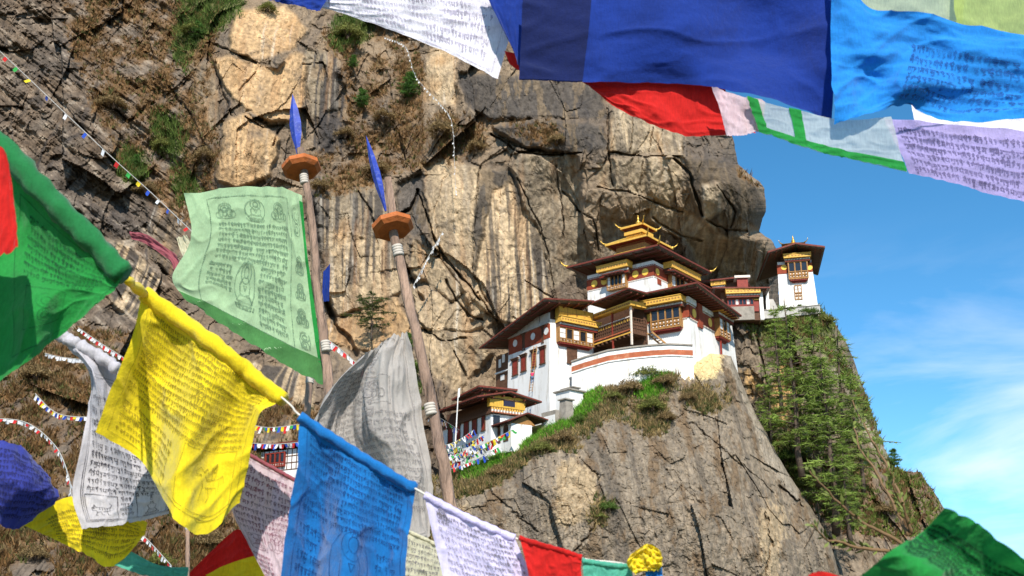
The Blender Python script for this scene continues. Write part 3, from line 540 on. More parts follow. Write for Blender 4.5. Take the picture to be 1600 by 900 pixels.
M_DISCG = mat('golden_disc', (.92, .56, .08), .6, var=.12)
def medallion(fc, u, z, rad, m, parent, d=.06):
    m = M_DISCG if m is M_GOLDP else m
    return MB().disc(fc.p(u, z, d), fc.n(), rad, .06).build('medallion', m, parent)
def dotrow(fc, u0, u1, z, n, sz, d, m, parent, name='dentil_row'):
    mb = MB(); w = (u1-u0)/n
    for i in range(n): fc.box(mb, u0+w*(i+.2), u0+w*(i+.8), z-sz/2, z+sz/2, d, d+.09)
    return mb.build(name, m, parent)
def cornice(fc, u0, u1, z0, z1, d, parent, dent=True):
    mb = MB(); fc.box(mb, u0, u1, z0, z1, 0, d); fc.box(mb, u0-.08, u1+.08, z1, z1+.09, 0, d+.1)
    c = mb.build('cornice', M_GOLDP, parent)
    dotrow(fc, u0+.05, u1-.05, z0+(z1-z0)*.5, max(4, int((u1-u0)/.45)), (z1-z0)*.28, d-.07, M_TIMB, c, 'painted_motif')
    if dent:
        n = max(5, int((u1-u0)/.22)); h = (z1-z0)
        b = MB(); fc.box(b, u0+.1, u1-.1, z0-h*.95, z0-.003, 0, d*.62); b.build('cornice_soffit', M_DTIMB, c)
        dotrow(fc, u0+.1, u1-.1, z0-h*.28, n, h*.34, d*.62, M_SHUT, c); dotrow(fc, u0+.15, u1-.15, z0-h*.72, n, h*.3, d*.62, M_REDT, c)
    return c
def bay(fc, u0, u1, z0, z1, d, cols, parent, pat, solid=.34, frame=M_TIMB, panel=M_TIMB, arch=True, drop=True):
    """a timber bay window: pat holds one letter per column, 'g' glass, 'w' white shutter"""
    mb = MB(); H = z1-z0; zs = z0 + H*solid
    fc.box(mb, u0, u1, z0, z1, 0, d-.12)
    w = (u1-u0)/cols; fw = min(.16, w*.2)
    for i in range(cols+1): fc.box(mb, u0+w*i-fw/2, u0+w*i+fw/2, z0, z1, d-.12, d+.04)
    for zz, hh in ((z0, .14), (zs, .12), (z1-.14, .14), (z0+H*solid*.5, .07)): fc.box(mb, u0, u1, zz-.0, zz+hh, d-.11, d)
    bw = mb.build('bay_window', frame, parent)
    for i in range(cols):
        a, b = u0+w*i+fw/2, u0+w*(i+1)-fw/2
        if pat[i % len(pat)] == 'g':
            gl = MB(); fc.box(gl, a+.03, b-.03, zs+.16, z1-.17-(H*.07 if arch else 0), d-.12, d-.09)
            gl.build('pane', M_DARK, bw)
            if arch: gl = MB(); gl.disc(fc.p((a+b)/2, z1-.17-H*.07, d-.119), fc.n(), (b-a)/2-.03, .025, 14); gl.build('arched_pane', M_DARK, bw)
        else:
            hm = (zs+z1)/2
            for za, zb in ((zs+.15, hm-.04), (hm+.04, z1-.17)): wh = MB(); fc.box(wh, a+.02, b-.02, za, zb, d-.12, d-.05); wh.build('shutter', M_SHUT, bw)
    pt = MB()
    for i in range(cols*2):
        a = u0+w*(i+.5)/2; fc.box(pt, a-.07, a+.07, z0+H*solid*.28, z0+H*solid*.42, d-.115, d-.03); fc.box(pt, a-.07, a+.07, z0+H*solid*.66, z0+H*solid*.84, d-.115, d-.03)
    pt.build('carved_ornament', M_CREAM, bw)
    if drop:
        dr = MB(); fc.box(dr, u0+.1, u1-.1, z0-.22, z0-.003, 0, d*.8); fc.box(dr, u0+.35, u1-.35, z0-.42, z0-.223, 0, d*.5)
        n = max(5, int((u1-u0)/.3)); ww = (u1-u0-.2)/n
        for i in range(n): fc.box(dr, u0+.1+ww*(i+.2), u0+.1+ww*(i+.75), z0-.2, z0-.03, d*.8, d*.95)
        dr.build('bracket', M_REDT, bw)
    return bw
def window(fc, u0, u1, z0, z1, parent, m=M_REDT, lintel=M_DTIMB, leaf=True):
    mb = MB(); t = .12
    fc.box(mb, u0-t, u0, z0-.1, z1+.05, 0, .10); fc.box(mb, u1, u1+t, z0-.1, z1+.05, 0, .10); fc.box(mb, u0, u1, z1, z1+.05, 0, .095); fc.box(mb, u0-.2, u1+.2, z0-.22, z0-.103, 0, .16)
    wn = mb.build('window', M_DTIMB, parent)
    l = MB(); fc.box(l, u0-.25, u1+.25, z1+.053, z1+.25, 0, .2); fc.box(l, u0-.35, u1+.35, z1+.253, z1+.36, 0, .3); l.build('lintel', lintel, wn)
    s = MB(); fc.box(s, u0+.002, u1-.002, z0-.1, z1-.002, 0, .05)
    um = (u0+u1)/2; fc.box(s, um-.04, um+.04, z0-.1, z1-.002, .05, .075); fc.box(s, u0+.01, u1-.01, (z0+z1)/2-.05, (z0+z1)/2+.05, .05, .07)
    s.build('shutter' if leaf else 'pane', m, wn); return wn
def roof(parent, q, th=.22, rise=0.0, rafters=(0, 0), fascia=M_FASC, top=M_SLATE, under=.9, name='roof'):
    """q: four eave corners (near, right, far, left) of the top face; a hipped rise; a red fascia and rafters under the eaves"""
    q = [np.array(p, float) for p in q]; mb = MB(); mb.slab(q, th)
    c = sum(q)/4 + np.array((0, 0, rise))
    if rise: mb.add([p+np.array((0, 0, .004)) for p in q]+[c], [(0, 1, 4), (1, 2, 4), (2, 3, 4), (3, 0, 4)])
    o = mb.build(name, top, parent)
    f = MB(); cc = sum(q)/4
    for i in range(4):
        A, B = q[i], q[(i+1) % 4]; out = (A+B)/2-cc; out[2] = 0; out /= max(np.linalg.norm(out), 1e-9)
        f.bar(A+out*.05+np.array((0, 0, -th*.45)), B+out*.05+np.array((0, 0, -th*.45)), .09, th*.95)
    f.build('fascia', fascia, o)
    u = MB(); dz = np.array((0, 0, -th))
    ins = [p*under + cc*(1-under) + dz for p in q]; u.slab([p-np.array((0, 0, .004)) for p in ins], .10); u.build('eave_lining', M_DTIMB, o)
    n1, n2 = rafters; rf = MB()
    for i in range(n1):
        t = (i+.5)/n1; A = q[0]*(1-t)+q[3]*t; B = q[1]*(1-t)+q[2]*t; d = B-A; rf.bar(A+d*.01+dz-np.array((0, 0, .09)), A+d*.28+dz-np.array((0, 0, .09)), .12, .16)
    for i in range(n2):
        t = (i+.5)/n2; A = q[0]*(1-t)+q[1]*t; B = q[3]*(1-t)+q[2]*t; d = B-A; rf.bar(A+d*.01+dz-np.array((0, 0, .3)), A+d*.28+dz-np.array((0, 0, .3)), .12, .16)
    if n1+n2: rf.build('rafters', M_FASC, o)
    return o
def tip(P, out, s, parent, m=None):
    """upturned gilded roof tip"""
    P = np.array(P, float); out = np.array(out, float); out[2] = 0; out /= np.linalg.norm(out); pts = [P + out*s*t + np.array((0, 0, s*(.05+.85*t*t))) for t in (-.25, 0, .35, .7, 1.0)]
    return MB().tube(pts, [s*.16, s*.17, s*.13, s*.08, s*.02], 7).build('roof_tip', m or M_GOLD, parent, smooth=True)
def finial(P, h, parent): return MB().lathe(P, [(h*.3, 0), (h*.32, .06*h), (h*.16, .12*h), (h*.2, .22*h), (h*.24, .3*h), (h*.1, .42*h), (h*.07, .55*h), (h*.12, .62*h), (h*.05, .72*h), (h*.03, .9*h), (.003, h)], 14).build('finial', M_GOLD, parent, smooth=True)
# ------------------------------------------------------------------ the monastery
def upper_temple():
    f = Frame(1023, 470, 152, 52, 'temple', 'topmost temple block under the stacked golden roofs', 'temple'); rt = f.root
    L, Rr = Face(f, 'L'), Face(f, 'R')
    l1 = L.uz(918, 452)[0]; r1 = 15.0; zt = f.z(0, 0, 406.5); zb = -6.0
    wb = MB(); wb.box(0, r1, 0, l1, zb, zt); wb.build('wall', M_WHITE, rt)
    z0, z1 = f.z(0, 0, 430.5), f.z(0, 0, 414)
    b = MB(); L.box(b, -.07, l1+.07, z0, z1, -.2, .07); Rr.box(b, -.068, r1, z0, z1, -.2, .07)
    Rr.box(b, .9, 1.9, z0-1.0, z0-.003, -.2, .068); bd = b.build('painted_band', M_RED, rt)
    for fc, e in ((L, l1), (Rr, r1)):
        dotrow(fc, 0, e, z0-.12, int(e/.28), .10, .02, M_CREAM, bd); dotrow(fc, 0, e, z1+.12, int(e/.28), .10, .02, M_REDT, bd)
    for px, py in ((1008.5, 424), (993.3, 428.8), (944.5, 442), (929.3, 446)):
        u, z = L.uz(px, py); medallion(L, u, (z0+z1)/2, .52, M_GOLDP, rt)
    u, z = Rr.uz(1026.5, 424); medallion(Rr, max(u, .55), (z0+z1)/2, .5, M_GOLDP, rt)
    u0, _ = L.uz(981, 430); u1, _ = L.uz(952.6, 440); zb0 = f.z(0, u0, 449)-.1; zb1 = f.z(0, (u0+u1)/2, 427)
    bay(L, u0, u1, zb0, zb1, .7, 5, rt, 'wgggw', solid=.2, arch=False, drop=False); cu0, _ = L.uz(988.5, 420); cu1, _ = L.uz(941, 430); cornice(L, cu0, cu1, zb1+.25, zb1+.25+.85, 1.5, rt)
    u0, _ = Rr.uz(1043, 440); u1, _ = Rr.uz(1075, 445); bay(Rr, u0, u1, zb0-.2, zb1-.1, .7, 5, rt, 'wggwg', solid=.2, arch=False, drop=False); cornice(Rr, u0-1.0, u1+1.2, zb1+.2, zb1+1.0, 1.5, rt)
    at_ = MB(); at_.box(1.2, r1-1, 1.2, l1-1, zt+.003, zt+2.6); at_.build('attic', M_DTIMB, rt)
    o = 2.3; ze = f.z(-o, -o, 381.5); le = f.onL(885.5, 420, -o)[0]; re = f.onR(1111, 426, -o)[0]
    q = [(-o, -o, ze), (re, -o, ze), (re, le, ze), (-o, le, ze)]
    rf = roof(rt, q, .25, 1.2, (9, 9)); 
    for a, out in ((q[0], f_dir(-1, -1)), (q[1], f_dir(1, -1)), (q[3], f_dir(-1, 1))): tip(a, out, 1.0, rf)
    q2 = [(2.6, -1.7, ze-2.2), (re+3.5, -1.7, ze-2.2), (re+3.5, .4, ze-1.9), (2.6, .4, ze-1.9)]; roof(rt, q2, .2, 0, (0, 12), name='lower_roof')
    q3 = [(-1.7, 4.2, ze-2.25), (.4, 4.2, ze-2.0), (.4, 7.4, ze-2.0), (-1.7, 7.4, ze-2.25)]; roof(rt, q3, .16, 0, (5, 0), name='lower_roof')
    # golden tiers
    c = 5.6
    def tier(h, z_e, hi, zi0, name):
        mb = MB(); e = .14; H = h*.30
        mb.add([(c-h, c-h, z_e), (c+h, c-h, z_e), (c+h, c+h, z_e), (c-h, c+h, z_e), (c-hi, c-hi, z_e+H), (c+hi, c-hi, z_e+H), (c+hi, c+hi, z_e+H), (c-hi, c+hi, z_e+H)], [(0, 1, 5, 4), (1, 2, 6, 5), (2, 3, 7, 6), (3, 0, 4, 7), (4, 5, 6, 7), (3, 2, 1, 0)])
        for i in range(16):                                            # standing seams of the gilded sheets
            t = -h + 2*h*(i+.5)/16
            for s in (0, 1):
                A = (c+t, c-h, z_e+.03) if s else (c-h, c+t, z_e+.03); B = (c+t*hi/h, c-hi, z_e+H+.03) if s else (c-hi, c+t*hi/h, z_e+H+.03); mb.bar(A, B, .09)
        g = mb.build(name, M_GOLD, rt)
        fb = MB()
        for A, B in (((c-h, c-h), (c+h, c-h)), ((c-h, c-h), (c-h, c+h)), ((c+h, c-h), (c+h, c+h)), ((c-h, c+h), (c+h, c+h))): fb.bar((A[0], A[1], z_e-.12), (B[0], B[1], z_e-.12), .12, .28)
        fb.build('fascia', M_GOLDP, g)
        s = MB(); hh = h*.68; s.box(c-hh, c+hh, c-hh, c+hh, zi0, z_e-.02); g2 = s.build('lantern_wall', M_TIMB, g)
        fl = Face(f, 'L', c-hh); fR = Face(f, 'R', c-hh)
        for fc in (fl, fR):
            bb = MB(); fc.box(bb, c-hh-.2, c+hh+.2, zi0+(z_e-zi0)*.30, zi0+(z_e-zi0)*.58, 0, .28 if fc is fl else .276); bb.build('golden_band', M_GOLDP, g)
            dotrow(fc, c-hh, c+hh, z_e-.45, int(hh*8), .16, .01, M_REDT, g); dotrow(fc, c-hh, c+hh, zi0+(z_e-zi0)*.2, int(hh*8), .14, .01, M_GOLDP, g)
        ml = MB(); ml.box(c-h*.93, c+h*.93, c-h*.93, c+h*.93, z_e-.2, z_e-.12); ml.build('eave_lining', M_REDT, g)
        for a, b in ((-1, -1), (1, -1), (-1, 1)): tip((c+a*h, c+b*h, z_e), f_dir(a, b), .85, g)
        return z_e+H
    z2 = f.z(c-3.6, c-3.6, 366); z3 = f.z(c-1.95, c-1.95, 347.5)
    top2 = tier(3.6, z2, 1.6, ze+.3, 'golden_roof'); top3 = tier(1.95, z3, .3, top2-.1, 'golden_roof')
    finial((c, c, top3-.05), 1.75, rt)
def f_dir(a, b): return np.array((a, b, 0.0))
upper_temple()

def lower_temple():
    f = Frame(1077, 530, 146, 57, 'temple', 'white temple block with arched bay window at the crag edge', 'temple'); rt = f.root
    L, Rr = Face(f, 'L'), Face(f, 'R')
    l1 = L.uz(1004, 520)[0]; r1 = Rr.uz(1146, 545)[0]; zt = f.z(0, 0, 468); zb = f.z(0, 0, 585)
    bt = .5
    wb = MB(); wb.hexa([(-bt, -bt, zb), (r1+bt, -bt, zb), (r1+bt, l1+3, zb), (-bt, l1, zb)], [(0, 0, zt), (r1, 0, zt), (r1, l1+3, zt), (0, l1, zt)])
    wb.build('wall', M_WHITE, rt)
    z0, z1 = f.z(0, 0, 496), f.z(0, 0, 476.5); rb = Rr.uz(1113, 500)[0]
    b = MB(); L.box(b, -.27, l1, z0, z1, -.1, .27); Rr.box(b, -.268, rb, z0, z1, -.1, .27)
    u0, _ = Rr.uz(1087, 490); u1, _ = Rr.uz(1093.5, 490); Rr.box(b, u0, u1, z0-.7, z1+.9, -.1, .42)
    bd = b.build('painted_band', M_RED, rt); dotrow(Rr, 0, rb, z0-.1, int(rb/.3), .1, .2, M_CREAM, bd); dotrow(L, 0, l1, z0-.1, int(l1/.3), .1, .2, M_CREAM, bd)
    u, _ = L.uz(1014.7, 497); medallion(L, u, (z0+z1)/2, .6, M_GOLDP, rt, .26)
    for px in (1081.5, 1105.5): u, _ = Rr.uz(px, 487); medallion(Rr, u, (z0+z1)/2, .62, M_GOLDP, rt, .26)
    pp = MB(); pp.box(-.3, u0-.3, -.3, .5, z1+.3, zt+.35); pp.build('parapet', M_WHITE, rt); pp = MB(); pp.box(u1+.2, rb, -.32, .5, z1+.3, zt+.15); pp.build('parapet', M_WHITE, rt)
    a0, _ = L.uz(1067.5, 490); a1, _ = L.uz(1022.5, 500); zb0 = f.z(-1, (a0+a1)/2, 513.5); zb1 = f.z(-1, (a0+a1)/2, 480)
    bay(L, a0, a1, zb0, zb1, 1.1, 4, rt, 'gggg', solid=.40); c0, _ = L.uz(1073, 465); c1, _ = L.uz(1011, 475); cornice(L, c0, c1, zb1+.35, zb1+1.05, 2.0, rt)
    a0, _ = Rr.uz(1114, 505); a1, _ = Rr.uz(1130, 515); zc0 = f.z(a0, -1, 524); zc1 = f.z(a0, -1, 491); bay(Rr, a0, a1, zc0, zc1, 1.0, 3, rt, 'wgw', solid=.3); cornice(Rr, a0-.6, a1+1.2, zc1+.3, zc1+1.1, 1.8, rt)
    dp = MB(); u, zz = Rr.uz(1120, 540); dp.box(u-.12, u+.12, -.72, -.5, f.z(u, 0, 556), zc0-.4); dp.build('drainpipe', M_REDT, rt)
    at_ = MB(); at_.box(1.0, r1-.5, 1.0, l1-.3, zt+.003, zt+2.2); at_.build('attic', M_DTIMB, rt)
    o = 2.6; ze = f.z(-o, -o, 440.5); le = f.onL(989, 462, -o)[0]; re = f.onR(1158, 494, -o)[0]
    zr = f.z(re, -o, 492.5)
    roof(rt, [(-o, -o, ze), (re, -o, zr), (re, le+1, zr+.5), (-o, le, ze-.2)], .24, .9, (9, 16))
lower_temple()

def gallery():
    f = Frame(986.5, 515, 146.6, 35, 'gallery', 'dark timber balcony gallery between the two white blocks', 'gallery'); rt = f.root
    L, Rr = Face(f, 'L'), Face(f, 'R')
    l1 = L.uz(926, 525)[0]; r1 = 4.6
    zf = f.z(0, 0, 518); zr = f.z(0, 0, 495); zt = f.z(0, 0, 478)
    bk = MB(); bk.box(2.6, 3.2, .4, l1+3, zf-6, zt+2); bk.build('rear_wall', M_DTIMB, rt)
    dk = MB(); dk.box(-.1, 2.6, -.1, l1, zf-.25, zf); dk.build('deck', M_DTIMB, rt)
    rl = MB()
    for fc, e in ((L, l1), (Rr, 2.6)):
        for i, t in enumerate((0.02, .28, .52, .74, .97)): z = zf+(zr-zf)*t; fc.box(rl, 0, e, z-.05, z+.05, -.1, .06)
        n = int(e/.42)
        for i in range(n+1): fc.box(rl, e*i/n-.04, e*i/n+.04, zf, zr, -.08, .05)
    ral = rl.build('railing', M_DTIMB, rt)
    pn = MB()
    for fc, e in ((L, l1), (Rr, 2.6)): fc.box(pn, 0, e, zf+.05, zf+(zr-zf)*.72, -.06, -.02)
    pn.build('railing_panel', M_DTIMB, ral)
    ye = MB(); n = int(l1/.52)
    for i in range(n): L.box(ye, l1*(i+.2)/n, l1*(i+.75)/n, zf+(zr-zf)*.78, zf+(zr-zf)*.93, -.05, .02)
    ye.build('yellow_panel', M_YEL, ral)
    dotrow(L, 0, l1, zf+(zr-zf)*.16, int(l1/.3), .2, .06, M_ORANGE, ral); dotrow(L, 0, l1, zf-.12, int(l1/.25), .18, .1, M_GOLDP, ral); dotrow(L, 0, l1, zr+.12, int(l1/.3), .14, -.03, M_CREAM, ral)
    br = MB(); 
    for i in range(9): br.box(-.25, .3, l1*(i+.4)/9, l1*(i+.6)/9, zf-.55, zf-.26)
    br.build('bracket', M_DTIMB, rt)
    for l in (0.0, l1*.47): MB().box(-.1, .12, l-.11, l+.11, zf-(2.6 if l else 1.8), zt).build('post', M_REDT if l else M_CREAM, rt)
    bm = MB(); L.box(bm, -.6, l1+.2, zt-.1, zt+.55, -.4, .5); Rr.box(bm, -.496, 2.4, zt-.098, zt+.548, -.3, .6); be = bm.build('beam', M_GOLDP, rt)
    dotrow(L, -.5, l1, zt+.22, int(l1/.4), .2, .5, M_TIMB, be)
    o = 1.9; ze = f.z(-o, -o, 449.5); le = f.onL(922, 471, -o)[0]; re = f.onR(1011, 456, -o)[0]
    roof(rt, [(-o, -o, ze), (re, -o, ze-.1), (re, le, ze-.3), (-o, le, ze-.1)], .2, .5, (8, 3))
    st = MB(); A = np.array((r1-1.2, -1.6, zf-.3)); 
    for s in (0, .9): st.bar((2.2, -.6-s, zf), (4.6, -2.2-s, zf-2.6), .1, .22)
    for i in range(8): t = (i+.5)/8; st.bar((2.2+2.4*t, -.6-1.6*t, zf-2.6*t), (2.2+2.4*t, -1.5-1.6*t, zf-2.6*t), .22, .05)
    st.build('stair', M_TIMB, rt)
gallery()

def west_wing():
    f = Frame(858.8, 560, 149, 34, 'monastery_wing', 'white wing with stepped red band and four red shuttered windows', 'monastery building'); rt = f.root
    L, Rr = Face(f, 'L'), Face(f, 'R')
    l1 = L.uz(795, 570)[0]; r1 = Rr.uz(925, 545)[0]; zb = f.z(0, 0, 660); zt = f.z(0, 0, 498)
    wl = MB(); wl.hexa([(-.25, -.25, zb), (r1, -.25, zb), (r1, l1+.2, zb), (-.25, l1+.2, zb)], [(0, 0, zt), (r1, 0, zt), (r1, l1, zt), (0, l1, zt)]); wl.build('wall', M_WHITE, rt)
    # pale attic blocks under the roof
    zl = f.z(0, 0, 505)
    X = lambda x: 740+x/5.625
    Yy = lambda y: 440+y/5.625
    ab = MB(); fb = Face(f, 'L', .0)
    hh = MB(); fb.box(hh, 0, l1, zl, zl+.16, 0, .25); hh.build('ledge', M_GREYW, rt)
    for x0, x1 in ((590, 668), (500, 580), (420, 498), (335, 412)):
        a, _ = L.uz(X(x1), 505); b, _ = L.uz(X(x0), 505); L.box(ab, a, b, zl+.163, zl+1.5, -.1, .1)
    ab.build('attic_block', M_GREYW, rt)
    # stepped red band
    bd = MB(); zt1 = zl-.05
    spans = []
    for x0, x1, zz in ((620, 715, 0), (455, 600, -.55), (312, 430, -.9)):
        a, _ = L.uz(X(x1), 520); b, _ = L.uz(X(x0), 525); a = max(a, -.07); spans.append((a, b)); L.box(bd, a, b, zt1-2.0+zz*.35, zt1, -.1, .09)
    bd.build('painted_band', M_RED, rt)
    for a, b in spans: medallion(L, (a+b)/2, zt1-.95, .5, M_SHUT, rt, .085)
    for (a0, b0), (a1, b1) in zip(spans[:-1], spans[1:]): window(L, b0+.15, a1-.15, zt1-2.2, zt1-.35, rt, M_DTIMB)
    for x0, y0, x1, y1 in ((802.5, 563, 811, 586), (816, 556.5, 824, 580), (832.5, 549.5, 839.5, 573), (845.5, 544, 853.5, 568.5)):
        a, z1 = L.uz(x1, (y0*.72+y1*.28) - 6); b, _ = L.uz(x0, y0); zc = L.uz((x0+x1)/2, (y0+y1)/2)[1]; window(Face(f, 'L', -.17), a+.1, b-.1, zc-.95, zc+.95, rt, M_REDT)
    # right face: gilded panel, cornice, big window
    a, b = Rr.uz(X(716), 490)[0], Rr.uz(X(1015), 490)[0]
    zp0, zp1 = f.z(0, 0, 494.5), f.z(0, 0, 478.5)
    yp = MB(); Rr.box(yp, a, b, zp0, zp1, 0, .9); g = yp.build('painted_panel', M_YEL, rt)
    ln = MB()
    for i in range(5): Rr.box(ln, a+(b-a)*i/4-.03, a+(b-a)*i/4+.03, zp0, zp1, .9, .93)
    Rr.box(ln, a, b, (zp0+zp1)/2-.03, (zp0+zp1)/2+.03, .9, .927); ln.build('moulding', M_TIMB, g)
    cornice(Rr, a, b+1.0, zp0-.75, zp0-.05, 1.4, rt)
    zw1 = zp0-1.4; zw0 = f.z(0, 0, 533)
    bay(Rr, a+.1, b, zw0, zw1, .8, 5, rt, 'wgwgw', solid=.22, arch=False)
    a2, b2 = Rr.uz(X(820), 555)[0], Rr.uz(X(895), 555)[0]; zc = Rr.uz(X(855), Yy(650))[1]; window(Face(f, 'R', -.17), a2, b2, zc-1.0, zc+1.0, rt, M_DTIMB)
    ap = MB(); ap.box(.4, r1-.3, .4, l1-.3, zt+.003, zp1+.1); ap.build('attic', M_DTIMB, rt)
    # lean roof: falls away to the left, nearly level along the front
    o = 2.4; zn = f.z(-o, -o+.3, 466.5); le = f.onL(749.5, 543, -o)[0]; zl2 = f.onL(749.5, 543, -o)[1]; re = f.onR(928, 469.5, -o)[0]; zr2 = f.onR(928, 469.5, -o)[1]
    roof(rt, [(-o, -o, zn), (re, -o, zr2), (re, le, zl2+zr2-zn), (-o, le, zl2)], .2, 0, (12, 5))
    # timbered rear bay beyond the white wall
    rb = MB(); rb.box(.6, r1-1, l1+.25, l1+4.2, zb, f.z(.6, l1, 548)); rr = rb.build('timber_bay', M_DTIMB, rt)
    fr = Face(f, 'L', .6)
    for x0, y0, x1, y1 in ((779.5, 559, 783, 577), (785, 551, 789, 569), (782.5, 583, 788, 597)):
        a, z1 = fr.uz(x1, y0+2); b, z0 = fr.uz(x0, y1-2); wn = MB(); fr.box(wn, a, b, z0, z1, 0, .06); wn.build('shutter', M_SHUT, rr)
    sb = MB(); a, z1 = fr.uz(793, 576); b, z0 = fr.uz(780, 586); fr.box(sb, l1+.3, l1+4, (z0+z1)/2-.1, (z0+z1)/2+.1, 0, .3); sb.build('string_course', M_SHUT, rr)
west_wing()

def terrace_wall():
    pts = [(893, 565, 148.6), (915, 557.5, 147.4), (950, 547.5, 146.2), (985, 542.5, 145.3), (1020, 539, 144.8), (1047, 537.5, 144.5), (1082, 539, 144.4)]
    P = np.array([at(*p) for p in pts]); root = empty('terrace_wall', 'curved white terrace wall with orange band below the gallery', 'wall', P[3])
    Q = P - P[3]; dirs = np.gradient(Q[:, :2], axis=0); nrm = np.stack([dirs[:, 1], -dirs[:, 0]], 1); nrm /= np.linalg.norm(nrm, axis=1)[:, None]
    nrm *= np.sign(-(nrm[:, 1:2])+1e-9)                       # towards the valley
    def strip(dz0, dz1, d0, d1, name, m, par=root, upto=None):
        mb = MB()
        for i in range(len(Q)-1):
            c = []
            for j, dz in ((i, dz0), (i+1, dz0)):
                pass
            z0 = lambda j: (dz0(j) if callable(dz0) else Q[j, 2]+dz0); z1 = lambda j: Q[j, 2]+dz1
            pt = lambda j, d, z: (Q[j, 0]+nrm[j, 0]*d, Q[j, 1]+nrm[j, 1]*d, z)
            mb.hexa([pt(i, d1, z0(i)), pt(i+1, d1, z0(i+1)), pt(i+1, d0, z0(i+1)), pt(i, d0, z0(i))], [pt(i, d1, z1(i)), pt(i+1, d1, z1(i+1)), pt(i+1, d0, z1(i+1)), pt(i, d0, z1(i))])
        return mb.build(name, m, par)
    zbot = at(950, 640, 146)[2]-P[3][2]
    strip(lambda j: zbot, -.12, -.5, 0, 'wall', M_WHITE); strip(-.115, .08, -.6, .16, 'coping', M_STONE); strip(-1.45, -.72, -.1, .05, 'painted_band', M_ORANGE); strip(-1.62, -1.453, -.1, .14, 'ledge', M_WHITE)
terrace_wall()

def lower_house():
    f = Frame(767, 690, 143, 32, 'monastery_house', 'low white house with yellow painted gable and dark red shutters', 'house'); rt = f.root
    L, Rr = Face(f, 'L'), Face(f, 'R'); X = lambda x: 660+x/5.623; Yy = lambda y: 570+y/5.623
    l1 = L.uz(692, 690)[0]; r1 = Rr.uz(828, 660)[0]; zt = f.z(0, 0, 646); zb = f.z(0, 0, 760)
    MB().box(0, r1, 0, l1, zb, zt).build('wall', M_WHITE, rt)
    for x0, y0, x1, y1 in ((225, 555, 268, 685), (292, 540, 335, 660), (365, 500, 410, 612), (438, 477, 483, 610), (522, 450, 555, 570)):
        a, _ = L.uz(X(x1), Yy(y1)); b, _ = L.uz(X(x0), Yy(y1)); zc = L.uz(X((x0+x1)/2), Yy((y0+y1)/2))[1]; window(L, a+.12, b-.12, zc-.85, zc+.85, rt, M_REDT)
    bm = MB(); L.box(bm, -.3, l1+.5, zt-.05, zt+.3, -.3, .35); bm.build('beam', M_DTIMB, rt)
    # gable storey
    a, b = Rr.uz(X(575), 640)[0], Rr.uz(X(885), 640)[0]
    zg0 = f.z(0, 0, 645.5); zg1 = f.z(0, 0, 618); zm = f.z(0, 0, 636)
    up = MB(); up.box(.3, b, .2, l1-.5, zt+.003, zg1-.4); up.build('attic', M_DTIMB, rt)
    gp = MB(); Rr.box(gp, a, b, zm, zg1, -.2, .5); g = gp.build('painted_gable', M_YEL, rt)
    ln = MB(); Rr.box(ln, a-.05, b+.05, (zm+zg1)/2+.25, (zm+zg1)/2+.36, .5, .6); ln.build('moulding', M_DTIMB, g)
    ns = MB(); Rr.box(ns, a+2.0, a+3.7, zm+.25, zm+.95, .5, .54); ns.build('dark_banner', mat('blue_black_cloth', (.02, .022, .05), .9), g)
    ob = MB(); Rr.box(ob, a+.15, b-.25, zg0, zm-.003, -.2, .45); og = ob.build('carved_band', M_DTIMB, rt); dotrow(Rr, a+.15, b-.25, zg0+(zm-zg0)*.72, 13, .26, .45, M_GOLDP, og); dotrow(Rr, a+.15, b-.25, zg0+(zm-zg0)*.36, 11, .34, .45, M_CREAM, og); dotrow(Rr, a+.15, b-.25, zg0+.1, 11, .14, .46, M_ORANGE, og)
    # gable roof, ridge running back along the left wall
    zr = f.z(r1*.45, -1.2, 611); e0 = f.onR(X(490), Yy(270), -1.2); e1 = f.onR(X(1045), Yy(320), -1.2); mid = f.onR(X(770), Yy(230), -1.2)
    le = f.onL(X(105), Yy(415), e0[0])[0]
    roof(rt, [(e0[0], -1.2, e0[1]), (mid[0], -1.2, mid[1]), (mid[0], le, mid[1]), (e0[0], le, e0[1])], .2, 0, (12, 3), name='roof')
    roof(rt, [(mid[0]+.01, -1.2, mid[1]), (e1[0], -1.2, e1[1]), (e1[0], le, e1[1]), (mid[0]+.01, le, mid[1])], .2, 0, (0, 3), name='roof')
    dr = MB(); Rr.box(dr, .3, 1.3, zg0-1.7, zg0-.2, 0, .05); dr.build('doorway', M_DARK, rt)
lower_house()

